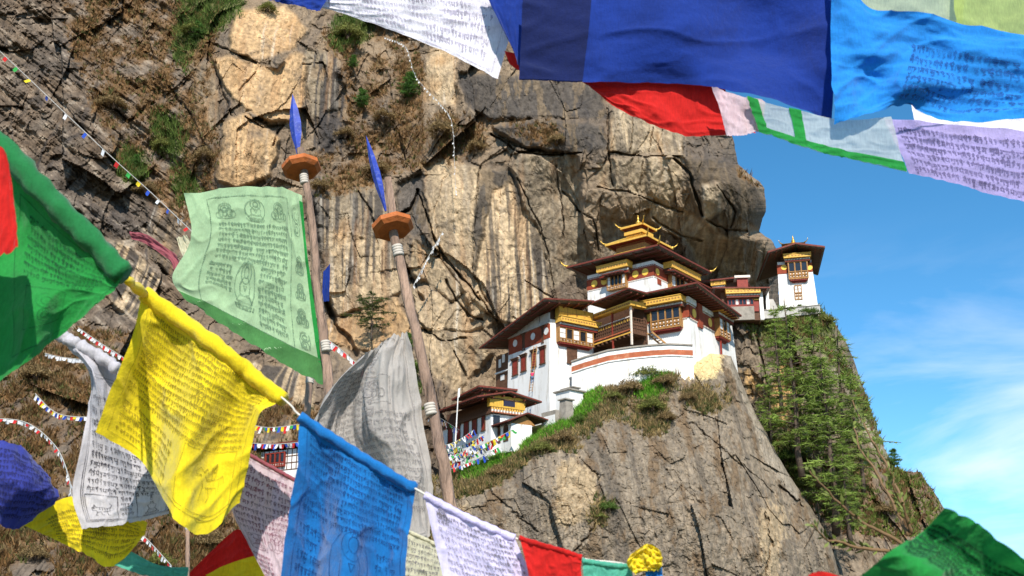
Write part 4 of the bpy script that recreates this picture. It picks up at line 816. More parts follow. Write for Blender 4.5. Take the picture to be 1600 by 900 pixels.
def shed():
    f = Frame(799, 676, 140.8, 32, 'shed', 'small white shed with red edged roof beside the grass slope', 'shed'); rt = f.root
    L, Rr = Face(f, 'L'), Face(f, 'R'); X = lambda x: 660+x/5.623; Yy = lambda y: 570+y/5.623
    l1 = L.uz(X(612), Yy(600))[0]; r1 = Rr.uz(X(962), Yy(600))[0]; zt = f.z(0, 0, 661); zb = f.z(0, 0, 705)
    MB().box(0, r1, 0, l1, zb, zt).build('wall', M_WHITE, rt)
    for i in range(2):
        a = l1*(.15+.4*i); mb = MB(); L.box(mb, a, a+l1*.25, zt-2.1, zt-.5, 0, .05); mb.disc(L.p(a+l1*.125, zt-.5, 0), L.n(), l1*.125, .05); mb.build('arched_opening', M_DTIMB, rt)
    Y0 = Rr.uz(X(780), Yy(520)); gb = MB(); apx = f.onR(X(925), Yy(420), -.6); e0 = f.onR(X(690), Yy(505), -.6); e1 = f.onR(X(1110), Yy(482), -.6)
    gb.add([(.0, .02, zt+.003), (r1+.6, .02, zt+.003), (apx[0], .02, apx[1]-.25), (.0, .3, zt+.003), (r1+.6, .3, zt+.003), (apx[0], .3, apx[1]-.25)], [(0, 1, 2), (5, 4, 3), (0, 3, 4, 1), (1, 4, 5, 2), (2, 5, 3, 0)]); gb.build('gable', M_TIMB, rt)
    le = l1+1.0
    roof(rt, [(-.9, -.6, zt+.15), (apx[0], -.6, apx[1]), (apx[0], le, apx[1]), (-.9, le, zt+.15)], .14, 0, (6, 0)); roof(rt, [(apx[0]+.01, -.6, apx[1]), (e1[0], -.6, e1[1]), (e1[0], le, e1[1]), (apx[0]+.01, le, apx[1])], .14, 0, (0, 0))
shed()

def rear_house():
    f = Frame(752, 618, 153, 34, 'outbuilding', 'dark timber outbuilding wedged between rock and white wing', 'outbuilding'); rt = f.root
    MB().box(0, 5.2, 0, 5, -6, .6).build('wall', M_DTIMB, rt)
    o = 1.0; z = f.z(-o, -o, 602); roof(rt, [(-o, -o, z), (6, -o, z+.3), (6, 6, z+.2), (-o, 6, z-.6)], .25, 0, (5, 6))
    fr = Face(f, 'R'); dotrow(fr, .3, 5, .2, 14, .22, .02, M_GOLDP, rt); dotrow(fr, .3, 5, -.25, 14, .22, .02, M_REDT, rt)
rear_house()

def huts():
    f = Frame(890, 612, 143.2, 40, 'stone_hut', 'small white hut with slab roof against the terrace wall', 'hut'); rt = f.root; l1 = f.onL(868, 612)[0]; r1 = f.onR(911, 612)[0]; zt = f.z(0, 0, 609)
    MB().box(0, r1, 0, l1, -4, zt).build('wall', M_WHITE, rt); MB().box(-.25, r1+.3, -.25, l1+.3, zt+.003, zt+.18).build('roof', M_STONE, rt); MB().box(.9, r1-.4, .3, l1-.3, zt+.183, zt+.5).build('upper_wall', M_GREYW, rt); MB().box(.7, r1-.2, .1, l1-.1, zt+.503, zt+.62).build('upper_roof', M_STONE, rt)
    f = Frame(884, 645, 141.8, 40, 'stone_pier', 'rough stone pier below the small white hut', 'pier'); rt = f.root; zt = f.z(0, 0, 624)
    MB().hexa([(-.2, -.2, -4), (1.5, -.2, -4), (1.5, 1.3, -4), (-.2, 1.3, -4)], [(0, 0, zt), (1.2, 0, zt), (1.2, 1.1, zt), (0, 1.1, zt)]).build('pier_shaft', M_STONE, rt); MB().box(-.2, 1.45, -.2, 1.3, zt+.003, zt+.16).build('capstone', M_STONE, rt)
    f = Frame(868, 655, 141.9, 38, 'rubble_wall', 'low rubble wall with white patch beside the shed', 'wall'); rt = f.root; zt = f.z(0, 0, 640); l1 = f.onL(846, 655)[0]
    MB().box(0, .6, 0, l1, -4, zt).build('wall', M_STONE, rt); MB().box(-.06, -.003, .1, l1*.8, -2.5, zt-.6).build('plaster_patch', M_WHITE, rt)
huts()

def gatehouse():
    f = Frame(1186, 470, 158, 84, 'gatehouse', 'gatehouse with gold cornice and carved shutters left of the chapel', 'gatehouse'); rt = f.root
    L = Face(f, 'L'); l1 = L.uz(1128, 470)[0]; zt = f.z(0, 0, 452); zb = f.z(0, 0, 500)
    MB().box(0, 4, 0, l1, zb, zt).build('wall', M_DTIMB, rt)
    a, b = L.uz(1187, 458)[0], L.uz(1133, 457)[0]; z0, z1 = L.uz(1160, 461.5)[1], L.uz(1160, 455.5)[1]; cornice(L, a, b, z0, z1, 1.2, rt)
    a, b = L.uz(1177, 470)[0], L.uz(1137, 470)[0]; zz0, zz1 = L.uz(1160, 480)[1], L.uz(1160, 467)[1]; bay(L, a, b, zz0, zz1, .35, 7, rt, 'gwg', solid=.15, arch=False, drop=False, frame=M_REDT)
    lw = MB(); L.box(lw, a, b+1, zb, zz0-.003, 0, .4); lw.build('lower_wall', M_STONE, rt)
    a, b = L.uz(1185.5, 478)[0], L.uz(1177.5, 478)[0]; z0, z1 = L.uz(1181, 487)[1], L.uz(1181, 470)[1]; d = MB(); L.box(d, a, b, z0, z1, 0, .2); dd = d.build('door', M_REDT, rt); h = MB(); L.box(h, a-.1, b+.1, z1+.01, z1+.2, 0, .35); h.build('lintel', M_GOLDP, dd)
    p = MB(); a, b = L.uz(1192.5, 475)[0], L.uz(1186.5, 475)[0]; L.box(p, a, b, zb, zt-.3, -.6, .25); p.build('pillar', M_WHITE, rt)
    o = 1.3; ze = f.z(-o, 0, 449); le = L.uz(1129, 447)[0]; a = f.onL(1202, 451, -o)[0]; roof(rt, [(-o, a, ze), (5, a, ze+.4), (5, le+1.5, ze+.4), (-o, le+1.5, ze+.25)], .2, .3, (10, 0))
    c = MB(); a, b = L.uz(1170, 440)[0], L.uz(1153, 440)[0]; zc = f.z(1.5, 0, 446); c.box(1.2, 2.8, a, b, ze+.1, zc+1.1); cp = c.build('cupola', M_REDT, rt); c = MB(); c.box(.9, 3.1, a-.35, b+.35, zc+1.103, zc+1.45); c.build('cupola_roof', M_CREAM, cp)
    # upper storey squeezed under the temple eaves
    f2 = Frame(1158, 445, 161, 70, 'upper_lodge', 'dark lodge with red eave between temple roof and rock', 'lodge'); rt2 = f2.root; l2 = f2.onL(1112, 445)[0]; MB().box(0, 4, 0, l2, -3, 1.2).build('wall', M_DTIMB, rt2); z = f2.z(-1, -1, 431)
    roof(rt2, [(-1, -.6, z), (5, -.6, z+.2), (5, l2+3, z+.2), (-1, l2+3, z)], .22, .3, (8, 0)); fb = Face(f2, 'L'); cornice(fb, l2*.5, l2, .1, .6, .8, rt2); 
gatehouse()

def steps():
    f = Frame(1216, 484, 160.5, 86, 'staircase', 'white walled steps climbing between gatehouse and chapel', 'stairs'); rt = f.root; l1 = f.onL(1203, 484)[0]; zt = f.z(0, 0, 456)
    mb = MB(); n = 11
    for i in range(n): mb.box(.35*i, .35*(i+1), .02, l1, -1.2, zt*(i+1)/n)
    mb.build('steps', M_GREYW, rt); MB().box(0, 4, l1+.003, l1+.5, -1.2, zt+.5).build('side_wall', M_WHITE, rt)
steps()

def chapel():
    f = Frame(1276, 482, 162, 76, 'chapel_tower', 'white tapering tower chapel against the sky on the far shoulder', 'chapel'); rt = f.root; L = Face(f, 'L'); Rr = Face(f, 'R')
    l1 = L.uz(1218.5, 480)[0]; zt = f.z(0, 0, 405); dp = 7.0; bt = L.uz(1270, 425)[0]
    kz = lambda z: bt*z/f.z(0, 0, 425)
    MB().hexa([(-.3, -.3, -1.5), (dp, -.3, -1.5), (dp, l1+.05, -1.5), (-.3, l1+.05, -1.5)], [(.15, bt+.1, zt), (dp-.3, bt+.1, zt), (dp-.3, l1-.1, zt), (.15, l1-.1, zt)]).build('wall', M_WHITE, rt)
    z0, z1 = L.uz(1245, 426)[1], L.uz(1245, 412)[1]; a, b = bt, l1-.02
    bd = MB(); L.box(bd, a, b, z0, z1, -.3, .03); bd.build('painted_band', M_RED, rt)
    bd2 = MB(); bd2.box(.2, dp-.4, l1-.1, l1+.02, z0, z1); bd2.build('painted_band', M_RED, rt)
    for px in (1224.9, 1265): u, z = L.uz(px, 418); medallion(L, u, z, .42, M_GOLDP, rt, .03)
    a, b = L.uz(1262, 425)[0], L.uz(1232.5, 425)[0]; zb0, zb1 = L.uz(1245, 438)[1], L.uz(1245, 411)[1]; bay(L, a, b, zb0, zb1, .7, 3, rt, 'ggg', solid=.42)
    a, b = L.uz(1267, 403)[0], L.uz(1224.5, 403)[0]; z0, z1 = L.uz(1245, 406)[1], L.uz(1245, 400.5)[1]; cornice(L, a, b, z0, z1, 1.3, rt)
    a, b = L.uz(1253, 460)[0], L.uz(1242, 460)[0]; z0, z1 = L.uz(1247, 469)[1], L.uz(1247, 446)[1]
    w = bay(L, a, b, z0, z1, .25, 2, rt, 'ww', solid=.45, drop=False, frame=M_TIMB)
    at_ = MB(); at_.box(.8, dp-1, bt+.6, l1-.6, zt+.003, zt+1.7); at_.build('attic', M_DTIMB, rt)
    o = 2.4; fl = f.onL(1200.5, 392.5, -o); fr_ = f.onL(1288, 384.5, -o); ap = f.onL(1243, 379, -o)
    back = dp+1.6
    roof(rt, [(-o, fr_[0], fr_[1]), (back, fr_[0]+1, fr_[1]-.6), (back, ap[0], ap[1]-.2), (-o, ap[0], ap[1])], .26, 0, (5, 0)); roof(rt, [(-o, ap[0]+.01, ap[1]), (back, ap[0]+.01, ap[1]-.2), (back, fl[0]+2.2, fl[1]-.9), (-o, fl[0], fl[1])], .26, 0, (5, 0))
    # little gilded lantern roof and finial
    c = (1.0, ap[0]+.3); zz = ap[1]+.1
    MB().box(c[0]-1.2, c[0]+1.2, c[1]-1.25, c[1]+1.25, zz-.2, zz+.45).build('lantern_wall', M_TIMB, rt)
    g = MB(); h = 1.75; g.add([(c[0]-h, c[1]-h, zz+.45), (c[0]+h, c[1]-h, zz+.45), (c[0]+h, c[1]+h, zz+.45), (c[0]-h, c[1]+h, zz+.45), (c[0], c[1], zz+1.15)], [(0, 1, 4), (1, 2, 4), (2, 3, 4), (3, 0, 4), (3, 2, 1, 0)]); gg = g.build('golden_roof', M_GOLD, rt)
    for a_, b_ in ((-1, -1), (-1, 1)): tip((c[0]+a_*h, c[1]+b_*h, zz+.45), f_dir(a_, b_), .6, gg)
    finial((c[0], c[1], zz+1.05), 1.3, rt)
chapel()

def ledge_wall():
    pts = [(1176, 486, 158.5), (1215, 484, 158.8), (1250, 480, 159.4), (1281, 477, 160.5)]; P = np.array([at(*p) for p in pts]); root = empty('parapet_wall', 'low pale stone parapet along the ledge below the chapel', 'wall', P[1]); Q = P-P[1]; mb = MB(); cp = MB()
    for i in range(3):
        A, B = Q[i], Q[i+1]; t = np.array((0, .5, 0)); dn = np.array((0, 0, -1.2)); mb.hexa([A+dn, B+dn, B+dn+t, A+dn+t], [A, B, B+t, A+t]); u = np.array((0, 0, .1)); e = np.array((0, .1, 0)); cp.hexa([A-e+u*.03, B-e+u*.03, B+t+e+u*.03, A+t+e+u*.03], [A-e+u, B-e+u, B+t+e+u, A+t+e+u])
    mb.build('wall', M_GREYW, root); cp.build('coping', M_STONE, root)
ledge_wall()

def cottage():
    f = Frame(478, 722, 135, 60, 'cottage', 'small white timber framed cottage glimpsed between yellow and blue flags', 'cottage'); rt = f.root; L = Face(f, 'L'); l1 = L.uz(392, 722)[0]; zt = f.z(0, 0, 699)
    MB().box(0, 5, 0, l1, -9, zt).build('wall', M_WHITE, rt)
    fr = MB(); 
    for i in range(13): L.box(fr, l1*i/12-.05, l1*i/12+.05, zt-2.4, zt, 0, .05)
    for z in (zt-2.4, zt-1.6, zt-.8): L.box(fr, 0, l1, z-.05, z+.05, 0, .047)
    fr.build('timber_frame', M_DTIMB, rt)
    a, b = L.uz(447, 712)[0], L.uz(418, 708)[0]; bay(L, a, b, zt-2.0, zt-.25, .3, 4, rt, 'gggg', solid=.25, drop=False, frame=M_REDT)
    roof(rt, [(-1, -1.0, zt+.7), (6, -1, zt+1.2), (6, l1+1.2, zt+1.2), (-1, l1+1.2, zt+.7)], .18, .3, (12, 0))
cottage()

# worker on a bamboo ladder at the wing, a mast by the house
def ladder_and_worker():
    A = at(829, 612, 147.6); B = at(836.5, 541, 148.6)
    root = empty('bamboo_ladder', 'long bamboo ladder leaning on the white wing', 'ladder', A); mb = MB(); d = B-A; s = np.array((.22, -.12, 0))
    for k in (-1, 1): mb.tube([s*k, d*.5+s*k, d+s*k], .045, 6)
    mb.build('rail', M_TIMB, root); rg = MB()
    for i in range(17): rg.tube([d*(i+.5)/17-s, d*(i+.5)/17+s], .03, 5)
    rg.build('rungs', M_TIMB, root)
    def skin(name, V, E, rad, m, parent=None, loc=(0, 0, 0)):
        me = bpy.data.meshes.new(name); me.from_pydata(V, E, []); o = bpy.data.objects.new(name, me); COL.objects.link(o); o.location = loc; o.parent = parent
        mo = o.modifiers.new('skin', 'SKIN'); 
        for i, r_ in enumerate(rad): me.skin_vertices[0].data[i].radius = (r_, r_)
        me.skin_vertices[0].data[0].use_root = True
        sb = o.modifiers.new('sub', 'SUBSURF'); sb.levels = 1; sb.render_levels = 2; me.materials.append(m); return o
    P0 = A + d*.16 + np.array((.12, -.38, 0))
    sk = mat('skin', (.35, .19, .11), .6); pink = mat('pink_cloth', (.62, .03, .10), .85); blu = mat('faded_jeans', (.10, .16, .27), .85); hair = mat('black_hair', (.012, .01, .01), .5)
    V = [(0, 0, .92), (0, .0, 1.15), (0, .02, 1.38), (0, .03, 1.5), (0, .02, 1.62), (0, .03, 1.74), (-.17, .02, 1.38), (-.22, .15, 1.2), (-.16, .36, 1.42), (.17, .02, 1.38), (.24, .14, 1.5), (.14, .36, 1.72), (-.09, 0, .88), (-.11, .1, .48), (-.1, .02, .06), (-.1, .14, .03), (.09, 0, .88), (.12, .26, .66), (.1, .14, .3), (.1, .28, .27)]
    E = [(0, 1), (1, 2), (2, 3), (3, 4), (4, 5), (2, 6), (6, 7), (7, 8), (2, 9), (9, 10), (10, 11), (0, 12), (12, 13), (13, 14), (14, 15), (0, 16), (16, 17), (17, 18), (18, 19)]
    r_ = [.14, .13, .15, .06, .09, .08, .07, .05, .035, .07, .05, .035, .09, .065, .045, .04, .09, .065, .045, .04]
    bo = skin('person', V, E, r_, sk, None, P0); tag(bo, 'person in pink top and jeans climbing the bamboo ladder', 'person')
    skin('jacket', [V[i] for i in (0, 1, 2, 6, 7, 9, 10)], [(0, 1), (1, 2), (2, 3), (3, 4), (2, 5), (5, 6)], [.17, .16, .18, .09, .07, .09, .07], pink, bo)
    skin('trousers', [V[0], V[12], V[13], V[14], V[16], V[17], V[18]], [(0, 1), (1, 2), (2, 3), (0, 4), (4, 5), (5, 6)], [.16, .11, .085, .07, .11, .085, .07], blu, bo)
    MB().lathe((0, -.01, 1.60), [(.06, -.05), (.115, .02), (.12, .1), (.08, .17), (.01, .2)], 10).build('hair', hair, bo, smooth=True)
ladder_and_worker()
def mast():
    A = at(711, 700, 139.5); B = at(716.5, 607, 139.5); r = empty('flag_mast', 'thin white mast standing in front of the low house', 'mast', A); MB().tube([(0, 0, 0), (B-A)*.5, B-A], [.09, .08, .06], 7).build('pole', M_SHUT, r)
    fl = MB(); d = B-A; fl.add([d*.98, d*.98+np.array((.22, .05, .3)), d*.86+np.array((.2, .04, 0)), d*.84], [(0, 1, 2, 3)]); fl.build('pennant', M_SHUT, r)
mast()
# ------------------------------------------------------------------ trees and shrubs
M_NEED = mat_attr('pine_needles', rough=.6, var=.25, vscale=1.5, translucent=.3)
M_BARK = mat('pine_bark', (.10, .07, .05), .9, var=.4, scale=3, bump=.6, bscale=8)
def conifer_mesh(h, rad, whorls, seed, col, bare=.3, droop=.25, open_=1.0, per=5):
    r = np.random.default_rng(seed); segs = 9
    bend = np.cumsum(r.normal(size=(segs, 2))*h*.006, 0); tp = [np.array((bend[i, 0], bend[i, 1], h*i/(segs-1))) for i in range(segs)]
    tr = [h*.016*(1-.92*i/(segs-1))+.015 for i in range(segs)]
    t = MB(); t.tube(tp, tr, 8); V = []; C = []
    def pos(z): i = min(int(z/h*(segs-1)), segs-2); f = z/h*(segs-1)-i; return tp[i]*(1-f)+tp[i+1]*f
    for w in range(whorls):
        f = bare + (1-bare)*(w+r.uniform(-.4, .4))/whorls; f = min(max(f, bare*.8), .985); z = f*h; k = (f-bare)/(1-bare)
        L0 = rad*(1-k)**.75*(.55+.45*min(1, k*5+.3))*r.uniform(.6, 1.2)+.25; nb = per; a0 = r.uniform(0, 6.28)
        for b in range(nb):
            if r.random() < .24*open_: continue
            a = a0+6.283*b/nb+r.uniform(-.4, .4); L_ = L0*r.uniform(.65, 1.15); d = np.array((math.cos(a), math.sin(a), 0)); P0 = pos(z)
            up = r.uniform(-.05, .25)*(1+k); pts = [P0 + d*L_*s + np.array((0, 0, L_*(up*s - droop*s*s))) for s in (0, .35, .7, 1)]
            t.tube(pts, [.035+.012*L_*(1-s) for s in (0, .35, .7, 1)], 4)
            nt = max(4, int(L_*3.6)); s = r.uniform(.18, 1.03, nt); sd = np.array((-d[1], d[0], 0)); off = r.normal(size=nt)*.16*L_*(1-.5*s)
            cc = P0 + d*(L_*s)[:, None] + sd*off[:, None] + np.stack([0*s, 0*s, L_*(up*s - droop*s*s) - .05*np.abs(off)+r.normal(size=nt)*.05], -1)
            nn = 12; base = np.repeat(cc, nn, 0); dirv = r.normal(size=(nt*nn, 3))*np.array((1, 1, .55)) + d*.9 + np.array((0, 0, -.15)); dirv /= np.linalg.norm(dirv, axis=1)[:, None]
            sidev = np.cross(dirv, r.normal(size=dirv.shape)); sidev /= np.linalg.norm(sidev, axis=1)[:, None]; ln = r.uniform(.3, .8, (nt*nn, 1)); wd = r.uniform(.02, .045, (nt*nn, 1))
            V.append(np.stack([base-sidev*wd, base+sidev*wd, base+dirv*ln], 1).reshape(-1, 3)); c = np.array(col)*r.uniform(.6, 1.3)*np.ones((nt*nn, 3)); c *= r.uniform(.8, 1.25, (nt*nn, 1)); C.append(np.repeat(c, 3, 0))
    V = np.concatenate(V); C = np.concatenate(C); return t, V, C
def conifer(name, label, cat, loc, mesh, group=None, sc=1.0, rz=0.0, tname='crown'):
    e = empty(name, label, cat, loc, rz, group); t, V, C = mesh; t.build('trunk', M_BARK, e, smooth=True); mesh_np(tname, V, np.arange(len(V)).reshape(-1, 3), M_NEED, e, colors=C); e.scale = (sc,)*3; return e
def surf_at(r, px, py):
    """the nearest point of a rock sheet to a pixel"""
    i = np.argmin((r.PX-px)**2 + (r.PY-py)**2); return r.P.reshape(-1, 3)[i]
def pines():
    g = 'tall pines on the wooded shoulder'
    ms = [conifer_mesh(20, (3.6, 4.6, 3.4)[s-1], (22, 19, 24)[s-1], s, (.28, .38, .08), .2, .2) for s in (1, 2, 3)]
    proto = []
    spots = [(1222, 640, 150, 478, 'leftmost tall pine, rising to the parapet below the chapel'), (1255, 745, 151, 470, 'tallest pine, its tip just below the chapel wall'), (1287, 760, 152, 492, 'slim pine right of the tallest one below the chapel'), (1307, 835, 150, 545, 'foremost pine with a long bare lower trunk'), (1321, 765, 154, 520, 'pine with light crown near the skyline of the shoulder'), (1345, 770, 153, 590, 'rightmost tall pine leaning over the skyline'), (1330, 850, 148, 690, 'lowest pine above the willow twigs'), (1204, 690, 151, 600, 'small pine in the gully left of the tall pines')]
    for i, (bx, by, Y, ty, lab) in enumerate(spots):
        A = at(bx, by, Y); B = at(bx, ty, Y); hh = B[2]-A[2]; m = ms[i % 3]
        if i < 3: e = conifer('pine_tree', lab, 'pine', A, m, g); proto.append(e)
        else: e = copy_tree(proto[i % 3]); e['label'] = lab; e.location = A
        e.rotation_euler = (0, 0, rnd.uniform(0, 6.28)); s = hh/20; e.scale = (s*rnd.uniform(1.15, 1.5)*(1.0 if hh > 12 else 1.3),)*2 + (s,)
    small = conifer_mesh(4.6, 2.0, 16, 9, (.10, .21, .04), .04, .15, per=7)
    first = None
    for px, py, s, lab in ((640, 152, 1.0, 'bright green young conifer high on the cliff, larger of the pair'), (567, 168, .72, 'round green young conifer left of the larger one on the cliff'), (553, 108, .5, 'tiny olive conifer above the round one on the cliff'), (1395, 728, .55, 'dark little conifer on the skyline right of the pines'), (640, 545, .5, 'small dark bush behind the right flagpole'), (310, 62, .7, 'dim green conifer in the gully at upper left'), (215, 262, .45, 'small olive bush on the left cliff below the bunting')):
        r = CLIFF if px < 1200 else SHOULDER; P = surf_at(r, px, py) + np.array((0, -1.0, 0))
        if first is None: e = first = conifer('young_conifer', lab, 'conifer', P, small, 'young conifers on the rock')
        else: e = copy_tree(first); e['label'] = lab; e.location = P
        e.rotation_euler = (0, 0, rnd.uniform(0, 6)); e.scale = (s,)*3
    P = surf_at(CLIFF, 584, 540)+np.array((0, -2.5, 0)); m = conifer_mesh(7.6, 5.0, 11, 21, (.065, .10, .022), .30, .02, 1.6, 5); conifer('cedar_tree', 'open flat branched cedar against the pale cliff between the flagpoles', 'cedar', P, m)
    # leafy shrubs along the crag
    def bush(seed, col):
        r = np.random.default_rng(seed); n = 520; th = r.uniform(0, 6.28, n); ph = np.arccos(r.uniform(-.1, 1, n)); rr = r.uniform(.45, 1.0, n)**.6*(1+.25*np.sin(3*th+seed)+.2*np.sin(5*ph)); c = np.stack([np.sin(ph)*np.cos(th)*rr, np.sin(ph)*np.sin(th)*rr, np.cos(ph)*rr*.8+.1], -1)
        k = 4; c = np.repeat(c, k, 0)+r.normal(size=(n*k, 3))*.07; d = r.normal(size=c.shape)+np.array((0, 0, .4)); d /= np.linalg.norm(d, axis=1)[:, None]; s = np.cross(d, r.normal(size=c.shape)); s /= np.linalg.norm(s, axis=1)[:, None]
        V = np.stack([c-s*.035, c+s*.035, c+d*r.uniform(.12, .28, (n*k, 1))], 1).reshape(-1, 3); C = np.repeat(np.array(col)*r.uniform(.55, 1.4, (n*k, 1)), 3, 0)
        st = MB()
        for i in range(5): a = i*1.26; st.tube([(0, 0, -.3), (.25*math.cos(a), .25*math.sin(a), .25), (.6*math.cos(a), .6*math.sin(a), .6)], [.05, .035, .012], 5)
        return st, V, C
    cols = [(.19, .20, .05), (.26, .18, .08), (.10, .16, .03)]; names = ['olive', 'brown', 'green']; firsts = {}
    B = [(1010, 590, 1.7, 0, 'crag'), (1035, 600, 1.3, 1, 'crag'), (985, 612, 1.6, 1, 'crag'), (960, 622, 1.1, 0, 'crag'), (1018, 640, 1.6, 0, 'crag'), (1040, 655, 1.1, 1, 'crag'), (1075, 625, 1.0, 1, 'crag'), (880, 690, 1.5, 1, 'crag'), (845, 705, 1.3, 0, 'crag'), (905, 660, 1.0, 2, 'crag'), (780, 740, 1.2, 1, 'crag'), (950, 795, .9, 2, 'crag'), (935, 808, .7, 0, 'crag'), (1195, 505, 1.3, 2, 'shoulder'), (1230, 498, 1.4, 0, 'shoulder'), (1260, 492, 1.3, 2, 'shoulder'), (1290, 505, 1.2, 0, 'shoulder'), (1250, 470, .9, 2, 'shoulder'), (1225, 720, 1.5, 2, 'shoulder'), (1245, 760, 1.5, 0, 'shoulder'), (1200, 660, 1.2, 2, 'shoulder'), (1380, 800, 1.4, 1, 'shoulder'), (545, 60, 2.2, 0, 'cliff'), (600, 190, 2.0, 1, 'cliff'), (690, 210, 2.0, 1, 'cliff'), (540, 215, 1.8, 1, 'cliff'), (420, 20, 1.6, 0, 'cliff'), (300, 55, 2.0, 0, 'cliff'), (260, 235, 2.0, 0, 'cliff'), (230, 300, 1.6, 1, 'cliff'), (180, 170, 2.2, 1, 'cliff'), (320, 250, 1.8, 1, 'cliff'), (60, 590, 1.8, 1, 'cliff'), (230, 640, 1.5, 1, 'cliff'), (330, 850, 1.6, 1, 'cliff'), (60, 870, 1.3, 1, 'cliff'), (250, 880, 1.2, 0, 'cliff'), (640, 580, 1.6, 2, 'cliff'), (745, 235, 1.6, 1, 'cliff'), (870, 222, 1.2, 1, 'cliff'), (590, 270, 1.8, 1, 'cliff'), (500, 295, 1.5, 1, 'cliff')]
    where = {'crag': 'on the crag below the monastery', 'shoulder': 'on the wooded shoulder by the pines', 'cliff': 'clinging to the great cliff'}
    for px, py, s, k, wh in B:
        r = {'crag': CRAG, 'shoulder': SHOULDER, 'cliff': CLIFF}[wh]; P = surf_at(r, px, py) + np.array((0, -.5*s, -.1)); g = f'{names[k]} shrubs {where[wh]}'; lab = f'{names[k]} leafy shrub {where[wh]}'
        if k not in firsts:
            e = firsts[k] = empty('shrub', lab, 'shrub', P, 0, g); st, V, C = bush(k+3, cols[k]); st.build('stem', M_BARK, e); mesh_np('foliage', V, np.arange(len(V)).reshape(-1, 3), M_NEED, e, colors=C)
        else: e = copy_tree(firsts[k]); e['label'] = lab; e['group'] = g; e.location = P
        e.rotation_euler = (0, 0, rnd.uniform(0, 6.28)); e.scale = (s*rnd.uniform(.9, 1.4), s, s*rnd.uniform(.7, 1.0))
pines()
def willow():
    A = at(1418, 850, 3.0); root = empty('willow_shrub', 'bare willow twigs with budding leaves beside the green flag', 'shrub', A)
    lm = mat('budding_leaf', (.17, .20, .04), .6, var=.3); tw = mat('willow_twig', (.20, .115, .05), .7, var=.3)
    for pts in ([(1420, 838), (1395, 790), (1365, 735), (1342, 700), (1327, 698)][:4]+[(1330, 665)], [(1422, 836), (1405, 775), (1375, 715), (1350, 665), (1331, 620)], [(1412, 852), (1350, 815), (1300, 780), (1262, 740)], [(1390, 862), (1330, 858), (1290, 845), (1262, 820)], [(1424, 832), (1415, 800), (1404, 765), (1398, 735)]):
        n = 24; P = np.array([at(x, y, 3.0+.12*i/len(pts)*(1 if len(pts) > 4 else -1)) for i, (x, y) in enumerate(pts)]); s = np.linspace(0, len(P)-1, n); Q = np.stack([np.interp(s, range(len(P)), P[:, k]) for k in range(3)], -1); Q += np.cumsum(rng.normal(size=Q.shape)*.0016, 0); Q -= A
        b = MB().tube(Q, np.linspace(.0052, .0014, n), 6).build('branch', tw, root, smooth=True); lv = MB()
        for i in range(3, n):
            for _ in range(2 if rnd.random() < .75 else 1):
                d = Q[i]-Q[i-1]; d /= np.linalg.norm(d); o = np.array([rnd.gauss(0, 1) for _ in range(3)]); o -= d*(o@d); o /= np.linalg.norm(o); t = d*.8+o*.6; L_ = rnd.uniform(.012, .034); w = np.cross(t, [rnd.gauss(0, 1) for _ in range(3)]); w *= .0045/np.linalg.norm(w); p = Q[i]+o*.003
                lv.add([p, p+t*L_*.45+w, p+t*L_, p+t*L_*.45-w], [(0, 1, 2, 3)])
        lv.build('leaves', lm, b)
willow()
